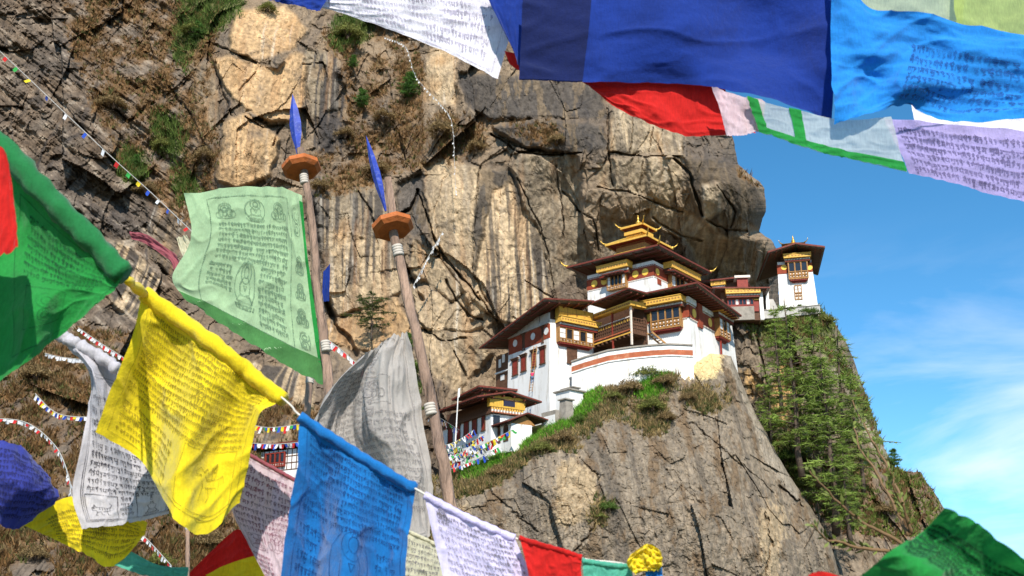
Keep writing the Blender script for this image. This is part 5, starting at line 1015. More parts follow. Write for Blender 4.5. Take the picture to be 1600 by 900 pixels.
# ------------------------------------------------------------------ prayer flags
def cloth(name, col, thin=.25, clear=0.0, weave=900, fade=.18):
    m, nt, b = mat_new(name); N = nt.nodes.new; L = nt.links.new; b.inputs['Roughness'].default_value = .85; b.inputs['Specular IOR Level'].default_value = .15; b.inputs['Sheen Weight'].default_value = .25
    tc = N('ShaderNodeTexCoord'); n1 = N('ShaderNodeTexNoise'); n1.inputs['Scale'].default_value = 5; n1.inputs['Detail'].default_value = 7; n1.inputs['Roughness'].default_value = .65; L(tc.outputs['Object'], n1.inputs['Vector'])
    mp = N('ShaderNodeMapping'); mp.inputs['Scale'].default_value = (160, 160, 22); mp.inputs['Rotation'].default_value = (.3, .5, .2); L(tc.outputs['Object'], mp.inputs[0]); n2 = N('ShaderNodeTexNoise'); n2.inputs['Scale'].default_value = 1.5; n2.inputs['Detail'].default_value = 3; L(mp.outputs[0], n2.inputs['Vector'])
    r1 = N('ShaderNodeMapRange'); r1.inputs['From Min'].default_value = .3; r1.inputs['From Max'].default_value = .7; r1.inputs['To Min'].default_value = 1-fade; r1.inputs['To Max'].default_value = 1+fade; L(n1.outputs['Fac'], r1.inputs['Value'])
    r2 = N('ShaderNodeMapRange'); r2.inputs['From Min'].default_value = .3; r2.inputs['From Max'].default_value = .7; r2.inputs['To Min'].default_value = .88; r2.inputs['To Max'].default_value = 1.1; L(n2.outputs['Fac'], r2.inputs['Value'])
    mu = N('ShaderNodeMath'); mu.operation = 'MULTIPLY'; L(r1.outputs[0], mu.inputs[0]); L(r2.outputs[0], mu.inputs[1])
    mx = N('ShaderNodeMix'); mx.data_type = 'RGBA'; mx.blend_type = 'MULTIPLY'; mx.inputs['Factor'].default_value = 1; mx.inputs['A'].default_value = (*col, 1); L(mu.outputs[0], mx.inputs['B']); L(mx.outputs['Result'], b.inputs['Base Color'])
    n3 = N('ShaderNodeTexNoise'); n3.inputs['Scale'].default_value = weave*.25; n3.inputs['Detail'].default_value = 3; L(tc.outputs['Object'], n3.inputs['Vector']); n4 = N('ShaderNodeTexNoise'); n4.inputs['Scale'].default_value = 38; n4.inputs['Detail'].default_value = 4; L(tc.outputs['Object'], n4.inputs['Vector']); ad = N('ShaderNodeMath'); ad.operation = 'MULTIPLY_ADD'; ad.inputs[1].default_value = 3.0; L(n4.outputs['Fac'], ad.inputs[0]); L(n3.outputs['Fac'], ad.inputs[2])
    bp = N('ShaderNodeBump'); bp.inputs['Strength'].default_value = .35; bp.inputs['Distance'].default_value = .004; L(ad.outputs[0], bp.inputs['Height']); L(bp.outputs[0], b.inputs['Normal'])
    tr = N('ShaderNodeBsdfTranslucent'); L(mx.outputs['Result'], tr.inputs['Color']); ms = N('ShaderNodeMixShader'); ms.inputs[0].default_value = thin; L(b.outputs[0], ms.inputs[1]); L(tr.outputs[0], ms.inputs[2]); last = ms
    if clear:
        tp = N('ShaderNodeBsdfTransparent'); m2 = N('ShaderNodeMixShader'); m2.inputs[0].default_value = clear; L(last.outputs[0], m2.inputs[1]); L(tp.outputs[0], m2.inputs[2]); last = m2
    L(last.outputs[0], nt.nodes['Material Output'].inputs['Surface']); return m
def ink(name, col, worn=.42):
    m = mat(name, col, .9, var=.35, scale=60); nt = m.node_tree; N = nt.nodes.new; L = nt.links.new; tc = N('ShaderNodeTexCoord'); nz = N('ShaderNodeTexNoise'); nz.inputs['Scale'].default_value = 14; nz.inputs['Detail'].default_value = 5; L(tc.outputs['Object'], nz.inputs['Vector'])
    mr = N('ShaderNodeMapRange'); mr.inputs['From Min'].default_value = .3; mr.inputs['From Max'].default_value = .7; mr.inputs['To Min'].default_value = worn-.3; mr.inputs['To Max'].default_value = worn+.35; L(nz.outputs['Fac'], mr.inputs['Value'])
    tp = N('ShaderNodeBsdfTransparent'); ms = N('ShaderNodeMixShader'); L(mr.outputs[0], ms.inputs[0]); L(nt.nodes['Principled BSDF'].outputs[0], ms.inputs[1]); L(tp.outputs[0], ms.inputs[2]); L(ms.outputs[0], nt.nodes['Material Output'].inputs['Surface']); return m
K_YEL = cloth('yellow_cotton', (.86, .66, .015)); K_BLU = cloth('blue_cotton', (.010, .165, .47)); K_ROY = cloth('royal_blue_cotton', (.008, .036, .25), .3); K_LIL = cloth('lilac_cotton', (.42, .35, .64), .3, .05); K_FOL = cloth('olive_green_cotton', (.075, .23, .065), .3); K_SKY = cloth('bright_blue_cotton', (.018, .25, .72), .3); K_GRN = cloth('green_cotton', (.022, .30, .055), .4); K_PGR = cloth('pale_green_cotton', (.38, .55, .31), .3, .06); K_RED = cloth('red_cotton', (.66, .018, .014), .4); K_WHT = cloth('white_cotton', (.88, .84, .90), .25); K_LAV = cloth('lavender_cotton', (.68, .62, .86), .25, .05); K_GRY = cloth('weathered_white_cotton', (.56, .53, .55), .25, .04); K_BEI = cloth('weathered_beige_cotton', (.47, .43, .39), .28, .05); K_PNK = cloth('faded_pink_cotton', (.72, .56, .60), .4); K_PUR = cloth('indigo_cotton', (.05, .065, .36), .4); K_TEA = cloth('faded_teal_cotton', (.10, .44, .30), .4); K_SHE = cloth('sheer_white_cotton', (.78, .86, .82), .6, .32); K_LIM = cloth('lime_cotton', (.60, .72, .22), .6, .1); K_PLM = cloth('pale_lime_cotton', (.68, .76, .50), .6, .15); K_CRM = cloth('cream_cotton', (.66, .62, .44), .4); K_ORG = cloth('orange_cotton', (.75, .20, .02), .4); K_DKB = cloth('doubled_blue_cotton', (.003, .010, .075), .15); K_DKP = cloth('faded_crimson_cotton', (.34, .09, .11), .3); K_GRN2 = cloth('deep_green_cotton', (.02, .22, .06), .3)
I_SKY = ink('ink_on_bright_blue', (.01, .10, .36), .6); I_BLK = ink('black_ink', (.035, .03, .04), .28); I_YEL = ink('ink_on_yellow', (.34, .26, .015), .5); I_BLU = ink('ink_on_blue', (.005, .05, .19), .5); I_GRN = ink('ink_on_green', (.006, .085, .025)); I_PGR = ink('ink_on_pale_green', (.16, .26, .15), .5); I_GRY = ink('faded_ink', (.17, .15, .165)); I_PNK = ink('maroon_ink', (.27, .10, .14)); I_LAV = ink('violet_ink', (.16, .13, .27)); I_BEI = ink('pale_faded_ink', (.33, .30, .28)); I_PUR = ink('ink_on_indigo', (.02, .022, .13)); I_LIL = ink('faint_ink', (.46, .42, .52), .6)

def crm(t, n):
    """Catmull-Rom weights for parameter t in 0..1 over n points"""
    x = np.clip(t, 0, 1)*(n-1); i = np.minimum(np.floor(x).astype(int), n-2) if n > 1 else 0; f = x-i
    w = [(-.5*f+f*f-.5*f**3), (1-2.5*f*f+1.5*f**3), (.5*f+2*f*f-1.5*f**3), (-.5*f*f+.5*f**3)]
    Wt = np.zeros((len(t), n))
    for k in range(4):
        j = i-1+k; lo = j < 0; hi = j > n-1
        for idx in range(len(t)):
            if lo[idx]: Wt[idx, 0] += 2*w[k][idx]; Wt[idx, min(1, n-1)] -= w[k][idx]
            elif hi[idx]: Wt[idx, n-1] += 2*w[k][idx]; Wt[idx, max(n-2, 0)] -= w[k][idx]
            else: Wt[idx, j[idx]] += w[k][idx]
    return Wt
class Sheet:
    def __init__(s, rows, Y, nu=90, nv=80, wr=.012, seed=0, dY=None, fold=(3, 1.2), edge=.004, dv=0.0):
        """rows of (px,py) from the top edge down; Y metres ahead, dY extra metres per control point"""
        A = np.array([[(*p, 0) for p in r] for r in rows], float); A[..., 2] = Y + (0 if dY is None else np.array(dY, float)) + dv*np.linspace(0, 1, len(rows))[:, None]
        u = np.linspace(0, 1, nu); v = np.linspace(0, 1, nv); G = np.einsum('vi,uj,ijk->vuk', crm(v, len(rows)), crm(u, len(rows[0])), A)
        # ragged hems
        ej = fbm(np.stack([u*14+seed, 0*u, 0*u], -1), 4)
        P = at(G[..., 0], G[..., 1], G[..., 2]); s.su = np.linalg.norm(np.diff(P, axis=1), axis=-1).sum(1).mean(); s.sv = np.linalg.norm(np.diff(P, axis=0), axis=-1).sum(0).mean()
        P[-1] += (ej*edge)[:, None]*np.array((.3, 0, 1.0))
        U, Vv = np.meshgrid(u, v); n = s.normals(P)
        f = fbm(np.stack([U*fold[0]+seed*3.1, Vv*fold[1], 0*U+seed], -1), 3)*wr + fbm(np.stack([(U+.6*Vv)*9+seed, (Vv-.3*U)*5, 0*U+seed+5], -1), 3)*wr*.13 + (1-np.abs(perlin(np.stack([U*4+Vv*2.5+seed, Vv*3-U*1.2, 0*U+seed], -1))))**8*wr*.4
        P = P + n*f[..., None]; s.P = P; s.N = s.normals(P); s.nu, s.nv = nu, nv
    def normals(s, P):
        n = np.cross(np.gradient(P, axis=1), np.gradient(P, axis=0)); n /= np.maximum(np.linalg.norm(n, axis=-1), 1e-9)[..., None]; c = P-CAM; n *= np.where((n*c).sum(-1) > 0, -1.0, 1.0)[..., None]; return n
    def S(s, u, v, off=0.0):
        x = np.clip(u, 0, 1)*(s.nu-1); y = np.clip(v, 0, 1)*(s.nv-1); i = np.minimum(x.astype(int), s.nu-2); j = np.minimum(y.astype(int), s.nv-2); fx = (x-i)[..., None]; fy = (y-j)[..., None]
        b = lambda A: (A[j, i]*(1-fx)+A[j, i+1]*fx)*(1-fy)+(A[j+1, i]*(1-fx)+A[j+1, i+1]*fx)*fy
        return b(s.P) + b(s.N)*np.asarray(off)[..., None]
GLY = [[[(0, 0), (0, .6), (.25, .7), (.6, .55)], [(.6, 0), (.6, 1.0)], [(-.05, 0), (.2, 0)], [(.42, 0), (.75, 0)]], [[(.05, 0), (.7, 0)], [(.65, 0), (.65, 1)], [(.3, 0), (.3, .4), (.05, .6), (.2, .75), (.65, .45)]],
    [[(0, 0), (.6, 0)], [(.3, 0), (.1, .4), (.4, .35), (.45, .7), (.3, 1.2)]], [[(0, 0), (.6, 0)], [(.5, 0), (.15, .3), (.5, .45), (.45, 1.0)]], [[(0, 0), (.7, 0)], [(.1, 0), (.15, .35), (.6, .3), (.35, .6), (.6, .9), (.3, 1.1)]],
    [[(0, 0), (.8, 0)], [(.1, 0), (.05, .6)], [(.4, 0), (.4, .6)], [(.75, 0), (.75, 1.2)]], [[(0, 0), (.8, 0)], [(.15, 0), (.1, .5), (.35, .4), (.3, 0)], [(.7, 0), (.7, 1.1)]], [[(0, 0), (.7, 0)], [(.2, 0), (.1, .35), (.5, .35), (.6, 0)], [(.1, .5), (.6, .5), (.3, .8), (.6, 1.1)]], [[(0, 0), (.5, 0)], [(.2, 0), (.2, .45), (.5, .3)], [(.5, .3), (.1, .9)]]]
VOW = [[], [], [[(.2, -.15), (.5, -.4), (.65, -.1)]], [[(.05, -.25), (.3, -.1), (.5, -.35), (.7, -.15)]], [[(.2, -.38), (.5, -.1)]], [[(.2, 1.1), (.35, 1.35), (.6, 1.15)]]]
def circ(cx, cy, rx, ry=None, n=16, a0=0, a1=6.2832): ry = ry or rx; return [(cx+rx*math.cos(a0+(a1-a0)*i/n), cy+ry*math.sin(a0+(a1-a0)*i/n)) for i in range(n+1)]
ART = {'stupa': [[(.2, .98), (.8, .98), (.8, .9), (.2, .9), (.2, .98)], [(.28, .9), (.28, .8), (.72, .8), (.72, .9)], [(.34, .8), (.34, .72), (.66, .72), (.66, .8)], [(.38, .72), (.3, .52), (.5, .42), (.7, .52), (.62, .72)], [(.44, .44), (.48, .14), (.52, .14), (.56, .44)], [(.45, .36), (.55, .36)], [(.46, .28), (.54, .28)], [(.47, .2), (.53, .2)], circ(.5, .09, .04), [(.3, .96), (.7, .93)]],
    'tiger': [[(.1, .45), (.2, .35), (.3, .42), (.5, .4), (.7, .45), (.82, .4), (.9, .25), (.8, .15)], [(.1, .45), (.12, .6), (.25, .6), (.3, .7), (.22, .88), (.3, .9)], [(.3, .7), (.45, .66), (.5, .86), (.58, .86)], [(.55, .66), (.7, .62), (.74, .88), (.82, .88)], [(.82, .4), (.8, .62), (.72, .62)], circ(.17, .45, .03), [(.4, .42), (.42, .55)], [(.5, .42), (.52, .56)], [(.6, .44), (.62, .56)], [(.7, .46), (.71, .56)], [(.18, .35), (.2, .28), (.25, .36)]],
    'horse': [[(.1, .3), (.2, .2), (.28, .3), (.36, .45), (.7, .45), (.85, .4), (.92, .55)], [(.1, .3), (.12, .36), (.22, .36), (.3, .6), (.25, .9)], [(.36, .62), (.66, .62), (.72, .78), (.66, .92)], [(.42, .62), (.48, .8), (.42, .92)], [(.76, .46), (.76, .66), (.84, .9)], [(.5, .45), (.44, .2), (.56, .1), (.64, .22), (.58, .45)], circ(.55, .24, .05), [(.28, .3), (.34, .22), (.38, .32)]],
    'seated': [circ(.5, .24, .09, .11), circ(.5, .26, .2, .2), [(.41, .34), (.3, .5), (.32, .68), (.45, .7)], [(.59, .34), (.7, .5), (.68, .68), (.55, .7)], [(.2, .84), (.3, .72), (.7, .72), (.8, .84), (.2, .84)], circ(.5, .5, .4, .46), [(.15, .9), (.85, .9), (.8, .98), (.2, .98), (.15, .9)], [(.25, .9), (.3, .98)], [(.42, .9), (.42, .98)], [(.58, .9), (.58, .98)], [(.75, .9), (.7, .98)], [(.44, .5), (.56, .5), (.5, .6), (.44, .5)], [(.46, .13), (.5, .03), (.54, .13)]],
    'lotus': [circ(.5, .55, .12, .3, 12), circ(.3, .6, .12, .26, 12), circ(.7, .6, .12, .26, 12), circ(.15, .7, .12, .18, 10), circ(.85, .7, .12, .18, 10), [(.1, .9), (.5, .98), (.9, .9)], circ(.5, .3, .3, .28, 18), circ(.5, .3, .2, .18, 14)],
    'table': [[(0, 0), (1, 0), (1, 1), (0, 1), (0, 0)], [(0, .33), (1, .33)], [(0, .66), (1, .66)], [(.33, 0), (.33, 1)], [(.66, 0), (.66, 1)], circ(.17, .17, .08), circ(.5, .5, .1), circ(.83, .83, .08), circ(.83, .17, .07), [(.1, .8), (.25, .75)], [(.42, .85), (.58, .8)]],
    'scroll': [circ(.5, .3, .35, .25, 18, 0, 5), circ(.5, .32, .18, .13, 14, .5, 6), circ(.5, .75, .3, .2, 16, 1, 6.5), circ(.45, .75, .14, .1, 12), [(.15, .1), (.05, .5), (.2, .95)], [(.85, .15), (.95, .55), (.8, .9)]],
    'box': [[(0, 0), (1, 0), (1, 1), (0, 1), (0, 0)]]}
def prints(sh, parent, m, text=(), art=(), lw=.0011, seed=0, name='printed_text', off=.0016):
    """text: (u0,u1,v0,v1,lines); art: (kind,u0,v0,u1,v1)"""
    r = random.Random(seed); segs = []
    su, sv = sh.su, sh.sv
    for u0, u1, v0, v1, nl in text:
        ph = (v1-v0)*sv/nl; gh = ph*.50
        for i in range(nl):
            x = u0*su; yb = v0*sv + ph*(i+.3)
            while x < u1*su - gh*.8:
                if r.random() < .05: x += gh*.55; continue
                g = r.choice(GLY); gs = gh*r.uniform(.9, 1.05)
                for pl in g + r.choice(VOW):
                    for a, b in zip(pl[:-1], pl[1:]): segs.append((x+a[0]*gs, yb+a[1]*gs, x+b[0]*gs, yb+b[1]*gs))
                x += gs*1.0
                if r.random() < .5: segs.append((x-gs*.1, yb, x-gs*.02, yb+gs*.08))
                if r.random() < .06: segs.append((x+gs*.1, yb, x+gs*.1, yb+gs)); x += gs*.35
    n_t = len(segs)
    for k, u0, v0, u1, v1 in art:
        for pl in ART[k]:
            for a, b in zip(pl[:-1], pl[1:]):
                A = (u0+(u1-u0)*a[0])*su, (v0+(v1-v0)*a[1])*sv; B = (u0+(u1-u0)*b[0])*su, (v0+(v1-v0)*b[1])*sv; n = max(1, int(math.hypot(B[0]-A[0], B[1]-A[1])/.02))
                for q in range(n): segs.append((A[0]+(B[0]-A[0])*q/n, A[1]+(B[1]-A[1])*q/n, A[0]+(B[0]-A[0])*(q+1)/n, A[1]+(B[1]-A[1])*(q+1)/n))
    s = np.array(segs); d = s[:, 2:]-s[:, :2]; L_ = np.maximum(np.linalg.norm(d, axis=1), 1e-6)[:, None]; d = d/L_; nrm = np.stack([-d[:, 1], d[:, 0]], 1)*lw*np.random.default_rng(seed).uniform(.6, 1.25, (len(s), 1)); A = s[:, :2]-d*lw*.5; B = s[:, 2:]+d*lw*.5
    Q = np.stack([A-nrm, A+nrm, B+nrm, B-nrm], 1); P = sh.S(Q[..., 0]/su, Q[..., 1]/sv, off + .0004*np.random.default_rng(1).random((len(s), 1)))
    return mesh_np(name, P.reshape(-1, 3), np.arange(4*len(s)).reshape(-1, 4), m, parent)
def flag(label, rows, Y, m, ink_m=None, text=(), art=(), hem=None, border=None, lw=.0011, seed=1, **kw):
    """one prayer flag: the cloth, its rolled hem and what is printed on it"""
    sh = Sheet(rows, Y, seed=seed, **kw); o = mesh_np('prayer_flag', sh.P.reshape(-1, 3), grid_faces(sh.nv, sh.nu), m, smooth=True); tag(o, label, 'prayer flag', 'prayer flags strung across the view')
    if hem:
        hm, rpx = hem; i = np.linspace(0, 1, 40); P = sh.S(i, 0*i+.004); rad = rpx/FPX*np.linalg.norm(P-CAM, axis=1)*(1+.16*fbm(np.stack([i*16+seed, 0*i, 0*i], -1), 3)); k = 10; V = []
        T = np.gradient(P, axis=0); T /= np.linalg.norm(T, axis=1)[:, None]; n0 = np.cross(T, (0, 0, 1.0)); n0 /= np.linalg.norm(n0, axis=1)[:, None]; b0 = np.cross(T, n0)
        ang = np.arange(k)*2*math.pi/k; cr = 1+.10*np.sin(3*ang[None]+i[:, None]*25)+.08*np.sin(ang[None]*2-i[:, None]*60)
        V = P[:, None] + (n0[:, None]*np.cos(ang)[None, :, None] + b0[:, None]*np.sin(ang)[None, :, None])*(rad[:, None]*cr)[..., None]
        F = [(a*k+j, a*k+(j+1) % k, (a+1)*k+(j+1) % k, (a+1)*k+j) for a in range(39) for j in range(k)]+[tuple(range(k))[::-1], tuple(range(39*k, 40*k))]; mesh_np('hem', V.reshape(-1, 3), F, hm, o, smooth=True)
    if border:
        for bm, u0, u1, v0, v1 in border:
            uu, vv = np.meshgrid(np.linspace(u0, u1, max(4, int(80*(u1-u0)))), np.linspace(v0, v1, max(4, int(70*(v1-v0))))); mesh_np('border', sh.S(uu, vv, .0045).reshape(-1, 3), grid_faces(*uu.shape), bm, o, smooth=True)
    if ink_m and (text or art): prints(sh, o, ink_m, text, art, lw, seed)
    return o, sh
def flags():
    flag('large yellow printed flag with a thick rolled hem in the left foreground', [[(224, 458), (283, 498), (343, 543), (398, 588), (443, 624)], [(200, 530), (258, 580), (316, 612), (368, 640), (410, 650)], [(172, 605), (236, 655), (285, 705), (340, 722), (392, 712)], [(150, 675), (222, 722), (262, 800), (318, 836), (372, 785)]], 3.0, K_YEL, I_YEL, [(.07, .93, .07, .62, 13), (.08, .42, .66, .92, 5)], [('box', .05, .05, .95, .94), ('box', .5, .62, .9, .92), ('horse', .6, .66, .85, .88), ('scroll', .1, .3, .2, .4), ('lotus', .44, .3, .56, .44)], hem=(K_YEL, 12), seed=1, wr=.02, lw=.0013, dY=[[0, .02, -.02, .02, 0], [0, .09, -.05, .05, 0], [.02, .12, -.09, .03, .03], [.03, .12, -.10, -.02, .06]])
    flag('bright blue printed flag hanging at bottom centre from its rolled hem', [[(468, 650), (515, 680), (560, 710), (605, 737), (650, 764)], [(463, 730), (505, 760), (550, 785), (598, 805), (641, 825)], [(450, 815), (495, 845), (545, 865), (592, 880), (635, 890)], [(432, 930), (480, 945), (530, 955), (585, 965), (628, 970)]], 2.8, K_BLU, I_BLU, [(.1, .92, .06, .55, 9), (.1, .35, .6, .95, 5), (.72, .92, .6, .95, 5)], [('box', .07, .04, .95, .98), ('seated', .36, .5, .7, .95)], hem=(K_BLU, 8), seed=2, wr=.014, dY=[[0, 0, 0, 0, 0], [0, .06, -.02, .03, 0], [.02, .09, -.04, .04, 0], [.03, .1, -.05, .05, 0]])
    flag('lilac white printed flag right of the bright blue one', [[(663, 773), (700, 793), (735, 811), (770, 827), (804, 841)], [(676, 835), (712, 852), (750, 865), (788, 875), (822, 880)], [(692, 900), (735, 915), (775, 925), (815, 930), (850, 930)], [(702, 970), (750, 985), (795, 990), (840, 990), (880, 985)]], 2.7, K_LAV, I_GRY, [(.1, .95, .08, .95, 13)], [('lotus', .1, .05, .24, .16)], hem=(K_LAV, 6), seed=3, wr=.01)
    flag('small red flag at the bottom between lilac and green ones', [[(812, 840), (845, 851), (880, 861), (909, 871)], [(822, 880), (855, 892), (885, 898), (908, 895)], [(832, 930), (862, 940), (890, 945), (912, 935)]], 2.65, K_RED, hem=(K_RED, 4), seed=4, nu=40, nv=40, wr=.01)
    flag('small green flag at the bottom right of the red one', [[(910, 876), (935, 880), (962, 884), (987, 884)], [(914, 930), (940, 930), (965, 930), (990, 925)]], 2.63, K_TEA, hem=(K_TEA, 4), seed=5, nu=40, nv=30, wr=.008)
    flag('crumpled yellow flag knotted on the rope at the bottom', [[(986, 866), (1000, 856), (1012, 850), (1030, 858)], [(979, 878), (998, 868), (1015, 866), (1034, 870)], [(984, 888), (1002, 884), (1016, 882), (1034, 882)], [(992, 898), (1006, 893), (1018, 892), (1033, 892)]], 2.6, K_YEL, seed=6, nu=50, nv=40, wr=.02, fold=(6, 5))
    flag('scrap of blue cloth knotted under the crumpled yellow flag', [[(1008, 893), (1020, 889), (1034, 885)], [(1010, 905), (1022, 903), (1036, 900)]], 2.61, K_BLU, seed=7, nu=20, nv=16, wr=.008)
    flag('large green flag filling the left edge above the yellow one', [[(-70, 170), (12, 240), (75, 305), (140, 372), (193, 430)], [(-70, 320), (0, 352), (60, 398), (125, 432), (184, 446)], [(-70, 480), (0, 478), (50, 478), (108, 474), (166, 460)], [(-70, 650), (0, 598), (42, 566), (92, 526), (150, 474)]], 2.2, K_GRN, I_GRN, [(.42, .9, .16, .5, 7)], [('box', .35, .12, .97, .92), ('box', .45, .55, .7, .8), ('scroll', .5, .58, .66, .78)], hem=(K_GRN2, 17), seed=8, wr=.012, lw=.0010, dY=[[0, 0, 0, 0, 0], [0, .06, .05, .02, 0], [0, .02, -.03, .03, 0], [0, 0, -.02, .04, 0]])
    flag('plain red flag cut off by the left edge', [[(-70, 205), (0, 228), (14, 258)], [(-70, 310), (2, 318), (24, 330)], [(-70, 420), (0, 403), (29, 386)]], 2.0, K_RED, seed=9, nu=40, nv=40, wr=.012)
    flag('greyish white printed flag behind the yellow one, with stupa and tiger panels', [[(88, 520), (115, 534), (150, 554), (184, 577)], [(142, 590), (152, 598), (172, 606), (205, 625)], [(128, 690), (165, 700), (205, 715), (262, 730)], [(113, 770), (165, 775), (212, 778), (265, 775)], [(128, 827), (170, 822), (215, 814), (264, 803)]], 3.35, K_GRY, I_BLK, [(.14, .97, .30, .74, 10), (.48, .66, .74, .92, 4)], [('box', .08, .2, 1.0, .955), ('box', .1, .22, .99, .945), ('box', .12, .75, .45, .94), ('tiger', .15, .78, .42, .92), ('box', .68, .70, .97, .94), ('stupa', .72, .71, .93, .93)], hem=(K_GRY, 9), seed=10, wr=.014, lw=.0011, dY=[[0, 0, 0, 0], [.05, -.05, .05, 0], [0, .03, -.02, 0], [0, .03, -.02, 0], [0, .02, 0, 0]])
    flag('indigo flag billowing at the left edge below the green one', [[(-70, 660), (0, 690), (42, 705), (68, 738)], [(-70, 740), (0, 750), (50, 758), (90, 774)], [(-70, 810), (-10, 812), (20, 826), (66, 802)]], 3.3, K_PUR, I_PUR, [(.3, .95, .1, .9, 11)], seed=11, nu=50, nv=50, wr=.02, lw=.0018, dY=[[0, 0, .06, .12], [0, -.06, -.05, .05], [0, 0, .05, .1]])
    flag('yellow printed flag blown sideways under the greyish white one', [[(36, 820), (85, 785), (130, 776), (185, 795), (230, 816)], [(66, 834), (105, 822), (145, 824), (190, 828), (227, 834)], [(80, 840), (112, 856), (142, 870), (174, 886), (214, 852)]], 3.5, K_YEL, I_YEL, [(.12, .95, .2, .9, 8)], [('lotus', .5, .3, .62, .7)], seed=12, nu=60, nv=50, wr=.016)
    flag('teal scrap of flag trailing below the sideways yellow one', [[(206, 862), (240, 880), (268, 886), (296, 886)], [(180, 884), (230, 900), (264, 905), (294, 903)]], 3.5, K_TEA, seed=13, nu=40, nv=24, wr=.014)
    flag('pink white printed flag between the large yellow and bright blue ones', [[(380, 704), (408, 720), (435, 735), (464, 751)], [(362, 788), (395, 800), (427, 810), (456, 816)], [(388, 850), (412, 862), (432, 870), (450, 872)], [(422, 915), (432, 920), (440, 920), (448, 920)]], 3.3, K_PNK, I_PNK, [(.06, .98, .06, .5, 9), (.06, .5, .7, .98, 6)], [('table', .12, .52, .45, .66), ('lotus', .5, .44, .92, .64), ('box', .04, .03, .99, .98)], hem=(K_DKP, 3), seed=14, nu=60, nv=60, wr=.012, lw=.0010)
    flag('red flag curling at the bottom beside the pink white one', [[(298, 896), (332, 858), (372, 828), (394, 850)], [(294, 935), (345, 908), (384, 888), (406, 872)]], 3.5, K_RED, seed=15, nu=40, nv=30, wr=.015)
    flag('plain yellow strip under the curling red flag', [[(322, 898), (360, 880), (404, 867)], [(330, 935), (372, 925), (414, 900)]], 3.45, K_YEL, seed=16, nu=30, nv=24, wr=.012)
    flag('cream printed flag hanging behind the lilac white one', [[(636, 829), (664, 842), (694, 857)], [(630, 880), (660, 886), (692, 892)], [(626, 940), (658, 940), (690, 940)]], 3.3, K_CRM, I_GRY, [(.06, .95, .1, .95, 8)], hem=(K_CRM, 3), seed=17, nu=40, nv=40, wr=.01, lw=.0009)
    o, sh = flag('tall pale green printed banner on the left flagpole', [[(290, 306), (340, 296), (400, 290), (440, 294), (473, 308)], [(300, 372), (350, 368), (405, 372), (450, 378), (480, 388)], [(270, 432), (335, 440), (395, 458), (445, 474), (493, 488)], [(286, 464), (340, 502), (400, 542), (455, 576), (511, 605)]], 9.15, K_PGR, None, border=[(K_FOL, .0, 1.0, .88, 1.0), (K_GRN, .965, 1.0, .05, .90)], seed=18, nu=100, nv=100, wr=.06, edge=.02)
    prints(sh, o, I_PGR, [(.22, .76, .24, .5, 7), (.55, .76, .5, .86, 9), (.2, .36, .52, .7, 5)], [('box', .16, .06, .8, .88), ('seated', .36, .48, .54, .8), ('lotus', .2, .1, .35, .22), ('seated', .39, .08, .57, .23), ('lotus', .61, .1, .76, .22), ('scroll', .83, .1, .94, .3), ('lotus', .84, .4, .93, .5), ('lotus', .84, .54, .93, .63), ('lotus', .84, .67, .93, .76), ('scroll', .84, .78, .93, .87)], .0052, 18, off=.006)
    o, sh = flag('weathered grey beige banner draped from the right flagpole', [[(572, 552), (596, 536), (616, 526), (636, 518)], [(512, 620), (556, 592), (598, 574), (646, 577)], [(484, 700), (540, 676), (600, 655), (660, 664)], [(520, 775), (570, 750), (625, 738), (674, 746)], [(580, 860), (615, 850), (648, 852), (674, 836)]], 8.45, K_BEI, None, seed=19, nu=100, nv=100, wr=.07, edge=.03, fold=(7, 1.0), dY=[[0, 0, 0, 0], [0, .2, -.15, 0], [0, .25, -.2, 0], [0, .2, -.15, 0], [0, .1, -.1, 0]])
    prints(sh, o, I_BEI, [(.06, .62, .12, .6, 17), (.4, .92, .45, .9, 12)], [('box', .5, .3, .75, .42), ('lotus', .54, .31, .7, .41), ('box', .03, .05, .95, .97)], .004, 19, off=.006)
    # the row across the top
    flag('blue corner of a flag entering at the top left of the white one', [[(405, -40), (460, -40), (520, -40)], [(414, -8), (458, -6), (512, -4)], [(420, 0), (462, 9), (500, 17)]], 3.5, K_ROY, seed=21, nu=40, nv=24, wr=0.0136)
    flag('white printed flag at the top with a pointed lower corner', [[(492, -40), (600, -40), (700, -40), (812, -40)], [(500, -8), (602, 4), (708, 18), (803, 30)], [(503, 10), (616, 49), (706, 86), (778, 124)]], 3.5, K_WHT, I_LIL, [(.08, .9, .35, .92, 5)], [('box', .04, .05, .95, .97)], seed=22, nu=80, nv=50, wr=0.0136, lw=0.0023, dv=.05)
    flag('orange scrap of flag behind the white one at the top', [[(688, -40), (770, -40)], [(706, 2), (766, 15)]], 3.66, K_ORG, seed=23, nu=16, nv=12, wr=0.0068)
    flag('narrow blue flag seen edge on between white and royal blue ones', [[(752, -30), (820, -30)], [(768, 12), (818, 20)], [(802, 80), (814, 114)]], 3.45, K_ROY, seed=24, nu=24, nv=30, wr=0.0170)
    flag('small red corner of flag left of the royal blue one', [[(788, 80), (812, 84)], [(796, 100), (812, 112)]], 3.5, K_RED, seed=25, nu=10, nv=10, wr=0.0034)
    flag('broad royal blue flag across the top with a doubled seam', [[(818, -60), (940, -60), (1060, -60), (1180, -60), (1312, -60)], [(815, 40), (930, 42), (1060, 45), (1190, 55), (1306, 65)], [(811, 125), (920, 128), (1060, 131), (1180, 150), (1300, 187)]], 3.3, K_ROY, None, border=[(K_DKB, 0.0, .23, 0.0, .997)], seed=26, wr=0.0204, fold=(2, 2), dY=[[0, 0, 0, 0, 0], [0, 0, -.04, .08, -.05], [0, 0, .03, -.02, .02]])
